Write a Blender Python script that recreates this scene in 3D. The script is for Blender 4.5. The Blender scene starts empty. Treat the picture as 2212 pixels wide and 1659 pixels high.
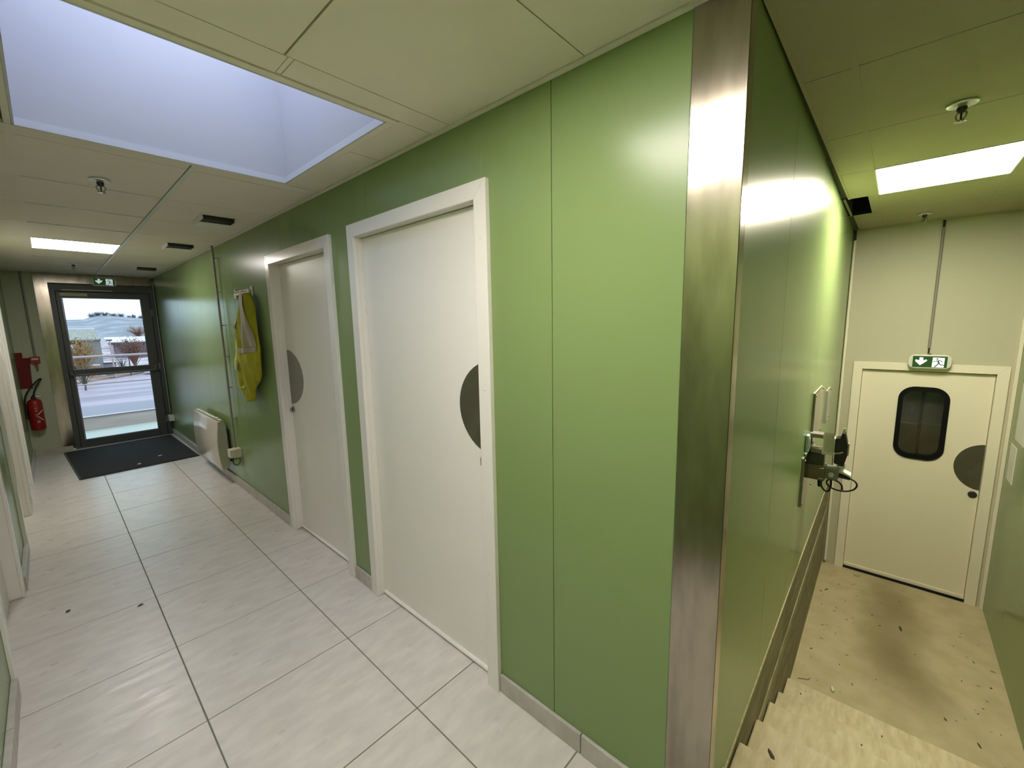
import bpy, bmesh, math, random
from mathutils import Matrix, Vector
random.seed(7)
PI = math.pi
S = bpy.context.scene
COL = S.collection

# ------------------------------------------------------------------ camera
cam_d = bpy.data.cameras.new('camera'); cam = bpy.data.objects.new('camera', cam_d); COL.objects.link(cam)
cam_d.sensor_width = 36.0; cam_d.sensor_fit = 'HORIZONTAL'
cam_d.lens = 907.9 / 2212 * 36.0
cam_d.clip_start = 0.02; cam_d.clip_end = 2000
cam.matrix_world = (Matrix.Translation((0, 0, 1.6)) @ Matrix.Rotation(-0.83247, 4, 'Z') @ Matrix.Rotation(1.42648, 4, 'X') @ Matrix.Rotation(-0.019447, 4, 'Z'))
S.camera = cam

# ------------------------------------------------------------------ view and world
S.view_settings.view_transform = 'Standard'; S.view_settings.look = 'None'
S.view_settings.exposure = 0.14; S.view_settings.gamma = 1.0; S.view_settings.use_curve_mapping = False
S.cycles.max_bounces = 10; S.cycles.diffuse_bounces = 6; S.cycles.glossy_bounces = 4
S.cycles.transparent_max_bounces = 12; S.cycles.sample_clamp_indirect = 20.0
S.cycles.caustics_reflective = False; S.cycles.caustics_refractive = False
W = bpy.data.worlds.new('overcast_sky'); S.world = W; W.use_nodes = True
nt = W.node_tree; nt.nodes.clear()
wo = nt.nodes.new('ShaderNodeOutputWorld'); bg = nt.nodes.new('ShaderNodeBackground')
tc = nt.nodes.new('ShaderNodeTexCoord'); mp = nt.nodes.new('ShaderNodeMapping'); mp.inputs['Scale'].default_value = (1.5, 1.5, 9)
nz = nt.nodes.new('ShaderNodeTexNoise'); nz.inputs['Scale'].default_value = 1.6; nz.inputs['Detail'].default_value = 4
rp = nt.nodes.new('ShaderNodeValToRGB')
rp.color_ramp.elements[0].position = 0.35; rp.color_ramp.elements[0].color = (0.43, 0.62, 0.78, 1)
rp.color_ramp.elements[1].position = 0.62; rp.color_ramp.elements[1].color = (0.58, 0.72, 0.82, 1)
nt.links.new(tc.outputs['Generated'], mp.inputs['Vector']); nt.links.new(mp.outputs['Vector'], nz.inputs['Vector'])
nt.links.new(nz.outputs['Fac'], rp.inputs['Fac']); nt.links.new(rp.outputs['Color'], bg.inputs['Color'])
bg.inputs['Strength'].default_value = 2.6
nt.links.new(bg.outputs['Background'], wo.inputs['Surface'])

LAMP_NEAR, LAMP_SIDE, LAMP_FAR = 29.0, 54.0, 19.0        # radiance of the three ceiling LED panels
SKYLIGHT_W = 14.0

def area(name, loc, rot, sx, sy, power, color, portal=False):
    l = bpy.data.lights.new(name, 'AREA'); l.shape = 'RECTANGLE'; l.size = sx; l.size_y = sy
    l.energy = power; l.color = color
    if portal: l.cycles.is_portal = True
    o = bpy.data.objects.new(name, l); o.location = loc; o.rotation_euler = rot; COL.objects.link(o); return o
area('skylight_daylight', (0.484, 1.977, 3.26), (0, 0, 0), 0.9, 0.94, SKYLIGHT_W, (0.62, 0.71, 1.0))
area('door_daylight_portal', (0.62, 8.42, 1.1), (-PI/2, 0, 0), 1.0, 2.1, 1.0, (1, 1, 1), portal=True)

# ------------------------------------------------------------------ materials
def mat(name, col, rough=0.5, metal=0.0, spec=0.5, noise=None, bump=None, emit=None, coat=0, aniso=None, rnoise=None):
    """noise=(scale, detail, colour2, lo, hi, stretch)  bump=(scale, strength, dist, stretch)  rnoise=(scale, r0, r1, stretch)"""
    m = bpy.data.materials.new(name); m.use_nodes = True; t = m.node_tree; b = t.nodes['Principled BSDF']
    b.inputs['Base Color'].default_value = (*col, 1); b.inputs['Roughness'].default_value = rough
    b.inputs['Metallic'].default_value = metal; b.inputs['Specular IOR Level'].default_value = spec
    if coat: b.inputs['Coat Weight'].default_value = coat; b.inputs['Coat Roughness'].default_value = 0.15
    if emit: b.inputs['Emission Color'].default_value = (*emit[:3], 1); b.inputs['Emission Strength'].default_value = emit[3]
    tcn = None
    def vec(st):
        nonlocal tcn
        if tcn is None: tcn = t.nodes.new('ShaderNodeTexCoord')
        mm = t.nodes.new('ShaderNodeMapping'); mm.inputs['Scale'].default_value = st or (1, 1, 1)
        t.links.new(tcn.outputs['Object'], mm.inputs['Vector']); return mm.outputs['Vector']
    def ntex(sc, det, st):
        n = t.nodes.new('ShaderNodeTexNoise'); n.inputs['Scale'].default_value = sc; n.inputs['Detail'].default_value = det
        t.links.new(vec(st), n.inputs['Vector']); return n.outputs['Fac']
    if noise:
        sc, det, c2, lo, hi, st = noise
        r = t.nodes.new('ShaderNodeValToRGB'); r.color_ramp.elements[0].position = lo; r.color_ramp.elements[1].position = hi
        r.color_ramp.elements[0].color = (*col, 1); r.color_ramp.elements[1].color = (*c2, 1)
        t.links.new(ntex(sc, det, st), r.inputs['Fac']); t.links.new(r.outputs['Color'], b.inputs['Base Color'])
    if bump:
        sc, stg, dist, st = bump
        bn = t.nodes.new('ShaderNodeBump'); bn.inputs['Strength'].default_value = stg; bn.inputs['Distance'].default_value = dist
        t.links.new(ntex(sc, 5, st), bn.inputs['Height']); t.links.new(bn.outputs['Normal'], b.inputs['Normal'])
    if rnoise:
        sc, r0, r1, st = rnoise
        mr = t.nodes.new('ShaderNodeMapRange'); mr.inputs['From Min'].default_value = 0.3; mr.inputs['From Max'].default_value = 0.7
        mr.inputs['To Min'].default_value = r0; mr.inputs['To Max'].default_value = r1
        t.links.new(ntex(sc, 4, st), mr.inputs['Value']); t.links.new(mr.outputs['Result'], b.inputs['Roughness'])
    return m
M = {}
M['green'] = mat('green_coated_steel', (0.205, 0.285, 0.112), 0.25, spec=0.38)
M['green_dark'] = mat('joint_dark_green', (0.03, 0.05, 0.02), 0.7)
M['palewall'] = mat('pale_grey_green_panel', (0.48, 0.49, 0.37), 0.42)
M['tile'] = mat('grey_beige_porcelain', (0.58, 0.54, 0.505), 0.34, noise=(7, 8, (0.66, 0.62, 0.58), 0.38, 0.66, (1, 2.6, 1)), bump=(14, 0.35, 0.004, (1, 2.6, 1)), rnoise=(9, 0.26, 0.46, (1, 2.6, 1)))
M['skirt'] = mat('grey_porcelain_skirting', (0.43, 0.40, 0.35), 0.4, noise=(9, 6, (0.50, 0.47, 0.42), 0.4, 0.66, (1, 2, 1)))
M['grout'] = mat('grey_green_grout', (0.17, 0.17, 0.14), 0.9)
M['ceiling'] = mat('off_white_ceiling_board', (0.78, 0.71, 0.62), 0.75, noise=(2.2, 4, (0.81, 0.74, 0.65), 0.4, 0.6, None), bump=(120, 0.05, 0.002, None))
M['ceiling_side_shaded'] = mat('shaded_off_white_ceiling_board', (0.43, 0.39, 0.28), 0.75, noise=(2.2, 4, (0.455, 0.41, 0.295), 0.4, 0.6, None))  # same board as the main ceiling, side corridor dimness put into the colour
M['runner'] = mat('white_ceiling_runner', (0.66, 0.68, 0.62), 0.35)
M['gap'] = mat('dark_ceiling_joint', (0.07, 0.065, 0.045), 0.9)
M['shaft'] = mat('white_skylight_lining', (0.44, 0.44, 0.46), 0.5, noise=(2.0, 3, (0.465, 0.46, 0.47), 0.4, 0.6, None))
M['rim'] = mat('white_rim_profile', (0.56, 0.56, 0.58), 0.4)
M['doorleaf'] = mat('off_white_door_laminate', (0.80, 0.77, 0.72), 0.32, bump=(260, 0.12, 0.001, None))
M['frame'] = mat('glossy_white_door_frame', (0.78, 0.75, 0.71), 0.2)
M['creamdoor'] = mat('cream_door_laminate', (0.78, 0.73, 0.58), 0.5, bump=(200, 0.1, 0.001, None))
M['creamframe'] = mat('cream_door_frame', (0.80, 0.75, 0.61), 0.4)
M['creamwall'] = mat('cream_wall_panel', (0.50, 0.48, 0.36), 0.5)
M['pushplate'] = mat('dark_grey_push_plate', (0.065, 0.062, 0.04), 0.35, noise=(12, 5, (0.085, 0.08, 0.055), 0.4, 0.7, None))
M['pushplate2'] = mat('grey_push_plate', (0.20, 0.185, 0.155), 0.45)
M['chrome'] = mat('satin_chrome', (0.45, 0.43, 0.38), 0.22, metal=1)
M['rose'] = mat('polished_sprinkler_rose', (0.85, 0.86, 0.86), 0.35, metal=0.85)
M['darkmetal'] = mat('dark_metal', (0.06, 0.055, 0.05), 0.4, metal=0.6)
M['steel'] = mat('brushed_stainless', (0.46, 0.41, 0.345), 0.17, metal=1.0, noise=(2.5, 4, (0.30, 0.262, 0.21), 0.40, 0.72, (6, 6, 1.3)))
M['alu'] = mat('dark_grey_aluminium', (0.085, 0.087, 0.095), 0.38, metal=0.2)
M['alu2'] = mat('mid_grey_aluminium', (0.15, 0.15, 0.16), 0.35, metal=0.3)
M['white'] = mat('white_plastic', (0.75, 0.73, 0.68), 0.35)
M['ivory'] = mat('ivory_plastic', (0.62, 0.58, 0.46), 0.4)
M['greyplastic'] = mat('grey_plastic', (0.33, 0.33, 0.31), 0.4)
M['conduit'] = mat('grey_conduit', (0.27, 0.25, 0.22), 0.4)
M['black'] = mat('black_plastic', (0.012, 0.011, 0.010), 0.45)
M['rubber'] = mat('black_rubber', (0.004, 0.004, 0.004), 0.6, spec=0.15)
M['void'] = mat('unlit_black_void', (0.004, 0.004, 0.003), 1.0)
M['matpile'] = mat('charcoal_carpet_mat', (0.018, 0.017, 0.016), 0.95, noise=(260, 3, (0.05, 0.047, 0.042), 0.5, 0.75, None), bump=(320, 0.9, 0.006, None))
M['matedge'] = mat('black_mat_edging', (0.012, 0.012, 0.012), 0.6)
M['red'] = mat('red_paint', (0.33, 0.010, 0.014), 0.35)
M['redflat'] = mat('dark_red_sign', (0.16, 0.004, 0.006), 0.7)
M['label'] = mat('pale_label', (0.62, 0.58, 0.48), 0.5)
M['hivis'] = mat('fluorescent_yellow_cloth', (0.38, 0.36, 0.006), 0.8, noise=(9, 4, (0.27, 0.26, 0.006), 0.4, 0.7, None), bump=(40, 0.25, 0.003, None))
M['hivislight'] = mat('thin_lime_lining', (0.50, 0.68, 0.10), 0.8)
M['reflective'] = mat('beige_reflective_tape', (0.36, 0.31, 0.22), 0.5)
M['heater'] = mat('glossy_off_white_enamel', (0.60, 0.56, 0.50), 0.12)
M['heaterside'] = mat('beige_heater_casing', (0.42, 0.41, 0.32), 0.4)
M['led'] = mat('led_panel_diffuser', (0.9, 0.9, 0.9), 0.5)
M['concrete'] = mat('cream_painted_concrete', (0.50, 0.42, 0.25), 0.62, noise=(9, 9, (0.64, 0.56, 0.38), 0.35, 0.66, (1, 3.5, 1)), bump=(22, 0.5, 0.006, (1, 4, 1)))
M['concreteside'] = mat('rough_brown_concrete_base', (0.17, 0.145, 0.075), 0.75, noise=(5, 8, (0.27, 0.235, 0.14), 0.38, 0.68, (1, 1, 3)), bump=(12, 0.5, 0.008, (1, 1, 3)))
M['trimlight'] = mat('worn_cream_cement_edge', (0.50, 0.44, 0.27), 0.6, noise=(20, 6, (0.30, 0.26, 0.15), 0.45, 0.7, (2, 1, 1)))
M['ridge'] = mat('worn_olive_cement_ridge', (0.30, 0.28, 0.16), 0.7, noise=(12, 6, (0.20, 0.18, 0.10), 0.42, 0.68, (1, 1, 2)))
M['dirt'] = mat('dark_dirt_crumb', (0.075, 0.06, 0.035), 0.9)
M['paper'] = mat('white_paper', (0.75, 0.75, 0.70), 0.6)
M['signgreen'] = mat('sign_green', (0.015, 0.06, 0.012), 0.4, emit=(0.02, 0.10, 0.015, 0.2))
M['signwhite'] = mat('sign_white', (0.8, 0.85, 0.85), 0.4, emit=(0.8, 0.9, 1.0, 0.45))
M['signbody'] = mat('sign_housing_plastic', (0.66, 0.66, 0.60), 0.3)
# outdoors
M['asphalt'] = mat('wet_asphalt_with_snow', (0.260, 0.188, 0.220), 0.6, noise=(0.25, 8, (0.447, 0.330, 0.374), 0.42, 0.64, (0.5, 2.2, 1)))
M['snow'] = mat('snow', (0.754, 0.681, 0.694), 0.8)
M['yard'] = mat('trodden_snow_yard', (0.180, 0.127, 0.126), 0.8, noise=(0.35, 9, (0.541, 0.397, 0.412), 0.42, 0.56, None))
M['verge'] = mat('leaf_strewn_verge', (0.260, 0.148, 0.093), 0.9, noise=(1.5, 6, (0.433, 0.285, 0.234), 0.4, 0.7, None))
M['terrace'] = mat('pale_terrace_concrete', (0.52, 0.53, 0.47), 0.7, noise=(3, 6, (0.60, 0.55, 0.46), 0.4, 0.7, None))
M['parapet'] = mat('grey_parapet_concrete', (0.56, 0.45, 0.40), 0.8, noise=(3, 5, (0.40, 0.33, 0.31), 0.4, 0.7, (0.4, 1, 3)))
M['coping'] = mat('blue_grey_coping', (0.216, 0.168, 0.196), 0.5)
M['galv'] = mat('galvanised_rail', (0.447, 0.326, 0.327), 0.45, metal=0.3)
M['greenroof'] = mat('pale_green_sheet_roof', (0.239, 0.213, 0.159), 0.6, noise=(1.2, 5, (0.397, 0.305, 0.257), 0.5, 0.72, (6, 1, 1)))
M['greenwall'] = mat('pale_green_cladding', (0.216, 0.213, 0.196), 0.6)
M['darkwall'] = mat('dark_open_shed_wall', (0.072, 0.051, 0.052), 0.8)
M['brickred'] = mat('rust_brown_wall', (0.188, 0.097, 0.075), 0.8)
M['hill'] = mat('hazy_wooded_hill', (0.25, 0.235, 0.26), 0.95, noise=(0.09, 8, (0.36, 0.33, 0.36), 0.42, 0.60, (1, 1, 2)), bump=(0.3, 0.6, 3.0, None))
M['twig'] = mat('bare_winter_branches', (0.216, 0.148, 0.168), 0.9)
M['russet'] = mat('russet_winter_foliage', (0.216, 0.097, 0.075), 0.9)
M['yellowtwig'] = mat('yellow_ochre_shrub', (0.325, 0.183, 0.075), 0.9)
M['leafgreen'] = mat('dull_evergreen', (0.086, 0.081, 0.056), 0.9)

def led_mat(name, strength, col):
    m = bpy.data.materials.new(name); m.use_nodes = True; t = m.node_tree; t.nodes.clear()
    o = t.nodes.new('ShaderNodeOutputMaterial'); e = t.nodes.new('ShaderNodeEmission')
    e.inputs['Color'].default_value = (*col, 1); e.inputs['Strength'].default_value = strength
    t.links.new(e.outputs[0], o.inputs['Surface']); return m
def glass_mat(name, tint, refl=1.0, rough=0.0):
    m = bpy.data.materials.new(name); m.use_nodes = True; t = m.node_tree; t.nodes.clear()
    o = t.nodes.new('ShaderNodeOutputMaterial'); tr = t.nodes.new('ShaderNodeBsdfTransparent'); g = t.nodes.new('ShaderNodeBsdfGlossy')
    mx = t.nodes.new('ShaderNodeMixShader'); fr = t.nodes.new('ShaderNodeFresnel'); fr.inputs['IOR'].default_value = 1.5
    mm = t.nodes.new('ShaderNodeMath'); mm.operation = 'MULTIPLY'; mm.inputs[1].default_value = refl
    tr.inputs['Color'].default_value = (*tint, 1); g.inputs['Roughness'].default_value = rough
    t.links.new(fr.outputs[0], mm.inputs[0]); t.links.new(mm.outputs[0], mx.inputs['Fac'])
    t.links.new(tr.outputs[0], mx.inputs[1]); t.links.new(g.outputs[0], mx.inputs[2]); t.links.new(mx.outputs[0], o.inputs['Surface']); return m
M['glass'] = glass_mat('clear_door_glass', (0.93, 0.97, 0.98), 0.6)
M['darkglass'] = glass_mat('smoky_vision_glass', (0.75, 0.76, 0.72), 1.6, 0.10)
M['acrylic'] = glass_mat('clear_acrylic', (0.72, 0.74, 0.66), 1.2, 0.08)

# ------------------------------------------------------------------ mesh helpers
class MB:
    def __init__(s): s.v = []; s.f = []; s.sm = []
    def add(s, vs, fs, smooth=False):
        n = len(s.v); s.v += [tuple(p) for p in vs]; s.f += [tuple(i + n for i in f) for f in fs]; s.sm += [smooth] * len(fs); return s
    def box(s, x0, x1, y0, y1, z0, z1):
        x0, x1 = min(x0, x1), max(x0, x1); y0, y1 = min(y0, y1), max(y0, y1); z0, z1 = min(z0, z1), max(z0, z1)
        return s.add([(x0,y0,z0),(x1,y0,z0),(x1,y1,z0),(x0,y1,z0),(x0,y0,z1),(x1,y0,z1),(x1,y1,z1),(x0,y1,z1)],
                     [(0,3,2,1),(4,5,6,7),(0,1,5,4),(1,2,6,5),(2,3,7,6),(3,0,4,7)])
    def prism(s, poly, a, b, axis='y', smooth=False):
        """poly: CCW-ish 2D list; extruded from a to b along axis. axis y: poly=(x,z); z: (x,y); x: (y,z)"""
        def P(u, v, w): return (u, w, v) if axis == 'y' else ((u, v, w) if axis == 'z' else (w, u, v))
        n = len(poly); vs = [P(u, v, a) for u, v in poly] + [P(u, v, b) for u, v in poly]
        fs = [tuple(range(n)), tuple(range(2*n - 1, n - 1, -1))] + [(i, i + n, (i + 1) % n + n, (i + 1) % n) for i in range(n)]
        n0 = len(s.f); s.add(vs, fs)
        if smooth:
            for i in range(n0 + 2, len(s.f)): s.sm[i] = True
        return s
    def tube(s, pts, r, n=10, closed=False, rs=None):
        pts = [Vector(p) for p in pts]; rings = []; up = None; vs = []; fs = []
        for i, p in enumerate(pts):
            d = (pts[min(i + 1, len(pts) - 1)] - pts[max(i - 1, 0)]).normalized()
            if closed: d = (pts[(i + 1) % len(pts)] - pts[i - 1]).normalized()
            if up is None: up = Vector((0, 0, 1)) if abs(d.z) < 0.9 else Vector((1, 0, 0))
            a = d.cross(up).normalized(); b = a.cross(d).normalized(); up = b
            rr = rs[i] if rs else r
            vs += [p + (a * math.cos(2*PI*k/n) + b * math.sin(2*PI*k/n)) * rr for k in range(n)]
        m = len(pts); last = m if closed else m - 1
        for i in range(last):
            j = (i + 1) % m
            for k in range(n): fs.append((i*n + k, i*n + (k + 1) % n, j*n + (k + 1) % n, j*n + k))
        s.add(vs, fs, True)
        if not closed: s.add(vs[:n], [tuple(range(n - 1, -1, -1))]); s.add(vs[-n:], [tuple(range(n))])
        return s
    def lathe(s, prof, c=(0, 0, 0), axis='z', n=24):
        """prof: list of (r, h)"""
        vs = []; fs = []
        for r, h in prof:
            for k in range(n):
                a = 2*PI*k/n; u, v = r*math.cos(a), r*math.sin(a)
                p = {'z': (u, v, h), 'y': (u, h, v), 'x': (h, u, v)}[axis]
                vs.append((p[0] + c[0], p[1] + c[1], p[2] + c[2]))
        for i in range(len(prof) - 1):
            for k in range(n): fs.append((i*n + k, i*n + (k + 1) % n, (i + 1)*n + (k + 1) % n, (i + 1)*n + k))
        fs.append(tuple(range(n))); fs.append(tuple(range((len(prof) - 1)*n + n - 1, (len(prof) - 1)*n - 1, -1)))
        n0 = len(s.f); s.add(vs, fs, True); s.sm[-1] = s.sm[-2] = False; return s
    def build(s, name, m, parent=None, bevel=0, seg=2, **props):
        me = bpy.data.meshes.new(name); me.from_pydata(s.v, [], s.f); 
        me.polygons.foreach_set('use_smooth', s.sm); me.validate()
        bm = bmesh.new(); bm.from_mesh(me); bmesh.ops.recalc_face_normals(bm, faces=bm.faces); bm.to_mesh(me); bm.free()
        me.materials.append(M[m] if isinstance(m, str) else m)
        o = bpy.data.objects.new(name, me); COL.objects.link(o)
        if parent is not None: o.parent = parent
        if bevel:
            b = o.modifiers.new('bevel', 'BEVEL'); b.width = bevel; b.segments = seg; b.limit_method = 'ANGLE'; b.angle_limit = math.radians(40)
        for k, v in props.items(): o[k] = v
        return o
def smooth(pts, k=5):
    P = [Vector(p) for p in pts]; P = [P[0]*2 - P[1]] + P + [P[-1]*2 - P[-2]]; out = []
    for i in range(1, len(P) - 2):
        for j in range(k):
            t_ = j/k; out.append(0.5*((2*P[i]) + (P[i+1] - P[i-1])*t_ + (2*P[i-1] - 5*P[i] + 4*P[i+1] - P[i+2])*t_*t_ + (3*P[i] - P[i-1] - 3*P[i+1] + P[i+2])*t_**3))
    return out + [P[-2]]
def thing(name, label, cat, loc=(0, 0, 0), rz=0, group=None, kind=None):
    o = bpy.data.objects.new(name, None); COL.objects.link(o); o.location = loc; o.rotation_euler = (0, 0, rz)
    o.empty_display_size = 0.05
    if label: o['label'] = label
    if cat: o['category'] = cat
    if group: o['group'] = group
    if kind: o['kind'] = kind
    return o
def single(o, label, cat, group=None):
    o['label'] = label; o['category'] = cat
    if group: o['group'] = group
    return o
def dup(root, loc, rz=None, label=None):
    r = root.copy(); COL.objects.link(r); r.location = loc
    if rz is not None: r.rotation_euler = (0, 0, rz)
    if label: r['label'] = label
    for ch in list(root.children):
        c = ch.copy(); COL.objects.link(c); c.parent = r
        for g in list(ch.children):
            d = g.copy(); COL.objects.link(d); d.parent = c
    return r
def copy_part(o, loc, parent):
    c = o.copy(); COL.objects.link(c); c.parent = parent; c.location = loc; return c
BX = lambda *a: MB().box(*a)
FACE_LEFT = -PI/2     # front of a thing looks along -X (right-hand wall, end wall)
FACE_RIGHT = PI/2     # front looks along +X (left-hand wall)
LX, RX, FY, NY = -0.283, 1.168, 8.2, -0.73            # corridor planes
CZ = 2.36; LZ = -0.84; EX = 5.0                        # ceiling, landing, end wall
SK = 0.0118                                           # the side wall runs a touch out of square
def w2y(x): return 0.305 + math.tan(SK) * (x - 1.2)

# ------------------------------------------------------------------ shell
floor = BX(LX - 0.1, 1.25, NY - 0.1, FY + 0.12, -0.12, -0.003).build('floor', 'grout', kind='structure')
xs = [LX - 0.06, 0.262, 0.867, RX + 0.062]
ys = [1.974 + 0.6078 * k for k in range(-5, 11)]; ys = [NY] + [y for y in ys if NY < y < FY + 0.05 and y < 8.0] + [FY + 0.04]
G = 0.0025
tile_cache = {}
for i in range(3):
    for j in range(len(ys) - 1):
        w, d = xs[i + 1] - xs[i], ys[j + 1] - ys[j]; key = (round(w, 3), round(d, 3))
        if key not in tile_cache:
            tile_cache[key] = BX(G, w - G, G, d - G, -0.010, 0).build('tile', 'tile', floor, bevel=0.0012, seg=1)
            t_ = tile_cache[key]; t_.location = (xs[i], ys[j], 0)
        else: copy_part(tile_cache[key], (xs[i], ys[j], 0), floor)
# tiles on the turn towards the stairs
for (a, b, c, d) in ((RX + 0.062, 1.33, NY, 0.15), (RX + 0.062, 1.33, 0.15, 0.30)):
    BX(a + G, b - G, c + G, d - G, -0.010, 0).build('tile', 'tile', floor)

BX(LX - 0.22, LX - 0.10, NY - 0.1, FY + 0.2, -0.12, 2.6).build('wall_left', 'green_dark', kind='structure')
wall_left = bpy.data.objects['wall_left']
wr = BX(RX + 0.10, RX + 0.16, 0.42, FY + 0.2, -0.12, 2.6).build('wall_right', 'green_dark', kind='structure')
def rects(u0, u1, z0, z1, holes):
    """split a panel into rectangles around door openings (u0, u1, top)"""
    out = []; cur = u0
    for (a, b, h) in sorted(holes):
        if b <= u0 or a >= u1: continue
        a2, b2 = max(a, u0), min(b, u1)
        if a2 > cur: out.append((cur, a2, z0, z1))
        out.append((a2, b2, h, z1)); cur = b2
    if cur < u1: out.append((cur, u1, z0, z1))
    return out
holes_R = [(1.20, 2.18, 2.09), (2.48, 3.44, 2.085)]
seams = [0.432, 0.872, 2.04, 3.2, 4.38, 5.59, 6.73, 7.88, FY]
for a, b in zip(seams[:-1], seams[1:]):
    mb = MB()
    for (u0, u1, z0, z1) in rects(a + 0.0012, b - 0.0012, 0, CZ + 0.02, holes_R): mb.box(RX, RX + 0.05, u0, u1, z0, z1)
    mb.build('panel', 'green', wr, bevel=0.0008, seg=1)
BX(RX + 0.03, RX + 0.05, 0.45, 1.18, 0, CZ).build('panel_backing', 'green_dark', wr)
holes_L = [(2.83, 3.83, 2.09), (4.60, 5.55, 2.09), (5.95, 6.66, 2.09)]
seamsL = [NY, 0.4, 1.57, 2.74, 3.95, 5.1, 5.8, 6.9, FY]
for k, (a, b) in enumerate(zip(seamsL[:-1], seamsL[1:])):
    mb = MB()
    for (u0, u1, z0, z1) in rects(a + 0.0012, b - 0.0012, 0, CZ + 0.02, holes_L): mb.box(LX - 0.045, LX, u0, u1, z0, z1)
    mb.build('panel', 'green' , wall_left, bevel=0.0008, seg=1)
# wall behind the camera / right side of the stairs
wn = BX(LX - 0.1, EX + 0.1, NY - 0.12, NY - 0.045, -1.0, 2.6).build('wall_near', 'green_dark', kind='structure')
sn = [LX, 0.85, 2.0, 3.15, 4.3, EX]
for a, b in zip(sn[:-1], sn[1:]): BX(a + 0.0012, b - 0.0012, NY - 0.045, NY, LZ - 0.02 if b > 1.6 else -0.02, CZ + 0.02).build('panel', 'green', wn)
# side wall of the stair corridor (turned by SK about the corner)
w2 = thing('wall_side', None, None, (1.2, 0.305, 0), SK, kind='structure')
s2 = [0.012, 0.655, 1.83, 3.0, 3.86]
for a, b in zip(s2[:-1], s2[1:]): BX(a + 0.0013, b - 0.0013, 0, 0.04, 0.10, CZ + 0.02).build('panel', 'green', w2, bevel=0.0008, seg=1)
BX(0.0, 3.86, 0.0401, 0.08, LZ - 0.02, CZ + 0.1).build('backing', 'green_dark', w2)
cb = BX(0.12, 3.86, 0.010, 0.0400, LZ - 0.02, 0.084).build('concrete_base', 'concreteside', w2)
BX(0.12, 3.82, -0.004, 0.036, 0.084, 0.1).build('cement_ledge', 'trimlight', w2, bevel=0.004)
BX(0.25, 3.80, 0.003, 0.010, -0.30, -0.235).build('paint_ridge', 'ridge', w2, bevel=0.003)
# end wall with the opening for the swing door
we = MB().box(EX, EX + 0.05, 0.255, 0.42, LZ - 0.02, CZ + 0.02).box(EX, EX + 0.05, NY - 0.05, -0.68, LZ - 0.02, CZ + 0.02).box(EX, EX + 0.05, -0.68, 0.255, 1.165, CZ + 0.02).build('wall_end', 'creamwall', kind='structure')
BX(EX + 0.18, EX + 0.24, NY - 0.1, 0.6, LZ - 0.1, CZ + 0.1).build('backing', 'void', we)
BX(EX + 0.05, EX + 0.18, NY - 0.1, 0.6, CZ - 0.02, CZ + 0.1).build('lintel', 'void', we)
# far wall with the glazed door opening
wf = MB().box(LX - 0.05, -0.02, FY, FY + 0.08, 0, CZ + 0.02).build('wall_far', 'palewall', kind='structure')
BX(LX, LX + 0.075, FY - 0.012, FY - 0.0002, 0, CZ).build('panel', 'palewall', wf)
BX(LX + 0.08, -0.14, FY - 0.006, FY - 0.0002, 0.085, CZ).build('panel', 'palewall', wf)
MB().box(LX - 0.15, 0.14, FY + 0.08, FY + 0.2, -0.1, 2.6).box(1.13, 1.5, FY + 0.056, FY + 0.2, -0.1, 2.6).box(-0.1, 1.3, FY + 0.056, FY + 0.2, 2.2, 2.6).build('outer_wall', 'parapet', wf)
# steel surround of the glazed door
tr = MB().box(-0.02, 0.10, FY - 0.015, FY + 0.02, 0.0, 2.235).prism([(-0.02, 2.235), (0.10, 2.235), (1.166, 2.235), (1.166, CZ), (-0.02, CZ)], FY - 0.015, FY + 0.02).build('trim_1', 'steel', kind='structure')
# wall mass between corridors
BX(1.262, 1.34, 0.40, 0.45, -0.1, 2.6).build('wall_core', 'green_dark', wr)

# lower landing and stairs
ml = bpy.data.materials.new('stained_cream_landing'); ml.use_nodes = True
t = ml.node_tree; b = t.nodes['Principled BSDF']; b.inputs['Roughness'].default_value = 0.6
tcn = t.nodes.new('ShaderNodeTexCoord'); n1 = t.nodes.new('ShaderNodeTexNoise'); n1.inputs['Scale'].default_value = 7; n1.inputs['Detail'].default_value = 8
t.links.new(tcn.outputs['Object'], n1.inputs['Vector'])
r1 = t.nodes.new('ShaderNodeValToRGB'); r1.color_ramp.elements[0].position = 0.35; r1.color_ramp.elements[1].position = 0.68
r1.color_ramp.elements[0].color = (0.42, 0.36, 0.205, 1); r1.color_ramp.elements[1].color = (0.50, 0.435, 0.27, 1); t.links.new(n1.outputs['Fac'], r1.inputs['Fac'])
prev = r1.outputs['Color']
n2 = t.nodes.new('ShaderNodeTexNoise'); n2.inputs['Scale'].default_value = 2.5; n2.inputs['Detail'].default_value = 5; t.links.new(tcn.outputs['Object'], n2.inputs['Vector'])
STAINS = [((4.68, -0.04), 0.52, 0.26, 0.66), ((3.88, -0.06), 0.42, 0.24, 0.70), ((3.68, -0.22), 0.24, 0.18, 0.35), ((4.25, -0.06), 0.45, 0.22, 0.35)]
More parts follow.
